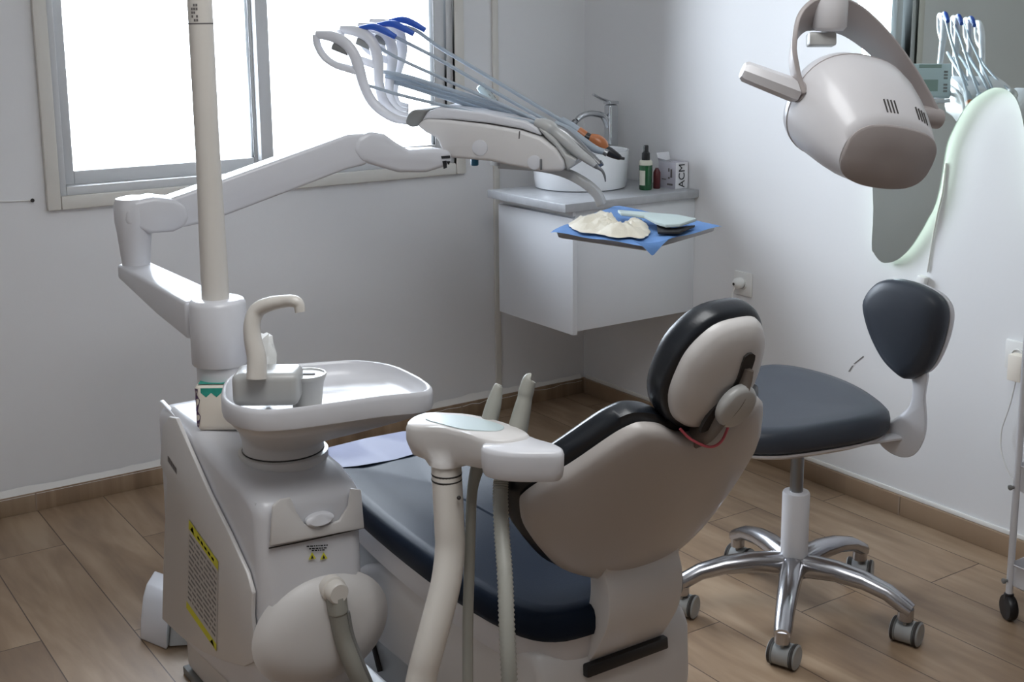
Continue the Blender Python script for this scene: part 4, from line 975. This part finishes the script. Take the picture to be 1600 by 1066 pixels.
# vents near the back cap
mb = MB()
for s0, n_ in ((-.030, 4), (.050, 4)):
    for k in range(n_):
        def vpt(d, hw_, hh, sx, sy):
            ca = max(-.97, min(.97, (s0+k*.0082)/hw_)); c_ = abs(ca)**1.2; sn = math.sqrt(max(0, 1-c_*c_))**(1/1.2)
            return LB+AH*(ca*hw_+sx)+LU*(sn*hh+sy)+BK*d
        mb.tube([vpt(.108, .1225, .0858, .008, -.0245), vpt(.130, .117, .075, .010, -.031)], .0017, 6)
mb.build('vent_slots', M_SEAM, lh)
# handles
hax0 = LC-AH*(hw-.02); hax1 = LC+AH*(hw-.03)
hl = atD(1160, 110, 2.40)
mb = MB(); stub = hax0-AH*.045; mb.tube([hax0+AH*.02, stub], .0215, 20); hs_ = mb.build('handle_socket', M_LAMPF, lt)
dh = (hl-stub); mb = MB(); mb.tube([stub+AH*.002, stub+dh*.06, stub+dh*.94, hl], [.0215, .0235, .0205, .016], 8, smooth=False); mb.build('handle', M_LAMP, lt, 30)
mb = MB(); mb.tube([hax1-AH*.03, LC+AH*(hw+.016)], .021, 20); mb.tube([LC+AH*(hw+.016), LC+AH*(hw+.022)], [.021, .012], 20); mb.build('handle', M_LAMPF, lt)
# yoke: flat band from handle axis over the top
yc = atD(1296, 22, 2.47)
ypx = [(1252, 148, 2.40), (1243, 115, 2.40), (1239, 80, 2.40), (1246, 45, 2.41), (1266, 24, 2.42), (1296, 22, 2.44), (1330, 32, 2.47), (1370, 64, 2.50), (1410, 110, 2.53), (1438, 152, 2.55), (1457, 184, 2.56)]
ypt, _ = crom([atD(*q) for q in ypx], [1]*len(ypx), 5)
wid_px = [.012, .012, .014, .022, .030, .033, .030, .026, .022, .020, .018]
rings = []
for i, p in enumerate(ypt):
    t = (ypt[min(i+1, len(ypt)-1)]-ypt[max(i-1, 0)]).normalized()
    wd = (toC*.35-Z*.9+FW*-.2).normalized()
    wd = (FW*.55 - Z*.75); wd = (wd-t*wd.dot(t)).normalized()
    nn = t.cross(wd).normalized()
    f_ = i/(len(ypt)-1)*(len(wid_px)-1); j = int(min(f_, len(wid_px)-2)); w_ = lerp(wid_px[j], wid_px[j+1], f_-j)*1.15
    th = .005
    rings.append([p+wd*w_+nn*th, p+wd*w_-nn*th, p-wd*w_-nn*th, p-wd*w_+nn*th])
mb = MB(); mb.loft(rings, bevel=.002); mb.build('yoke', M_LAMPF, lt, 50)
pt = atD(1297, 20, 2.425)
mb = MB(); mb.lathe(pt-Z*.035, [(.026, 0), (.033, .008), (.034, .05), (.031, .10), (.024, .11), (.022, .75)], n=32); mb.build('drop_arm', M_LAMP, lt, 50)
mb = MB(); mb.obox(atD(1283, 62, 2.44), [RT, UP, FW], (.054, .026, .03), .004); mb.build('pivot_block', M_GREYP, lt)
PT = V((pb.x, YP, zt_+1.205)); EA = V((pt.x, pt.y, pt.z+.69))
mb = MB(); mb.tube([PT, PT+Z*.02, lerp(PT, EA, .5)+Z*.03, EA+Z*.02, EA-Z*.02], [.026, .026, .028, .026, .022], 16); mb.lathe(PT-Z*.015, [(.030, 0), (.030, .05)], n=20); mb.build('spring_arm', M_LAMP, lt)

# ================================================================ LIGHT
w = bpy.data.worlds.new('world'); scene.world = w; w.use_nodes = True
bg = w.node_tree.nodes['Background']; bg.inputs['Color'].default_value = (.89, .92, 1, 1); bg.inputs['Strength'].default_value = 5.0
def area(name, loc, rot, sx, sy, power, color=(1, 1, 1)):
    l = bpy.data.lights.new(name, 'AREA'); l.shape = 'RECTANGLE'; l.size = sx; l.size_y = sy; l.energy = power; l.color = color
    o = bpy.data.objects.new(name, l); COL.objects.link(o); o.location = loc; o.rotation_euler = rot; return o
area('daylight', ((WX0+WX1)/2, .45, 1.55), (math.radians(-90), 0, 0), 2.2, 1.9, 125, (.81, .88, 1))
area('overhead_fill', (-2.2, -2.8, 2.68), (0, 0, 0), 1.2, 1.2, 24, (.97, .99, 1))  # added soft fill from overhead to lift the dim walls, no actual fixture
scene.view_settings.view_transform = 'Standard'; scene.view_settings.look = 'None'; scene.view_settings.exposure = 0.40
scene.cycles.max_bounces = 8; scene.cycles.diffuse_bounces = 5; scene.cycles.glossy_bounces = 4; scene.cycles.transparent_max_bounces = 8
scene.cycles.caustics_reflective = False; scene.cycles.caustics_refractive = False; scene.cycles.sample_clamp_indirect = 6
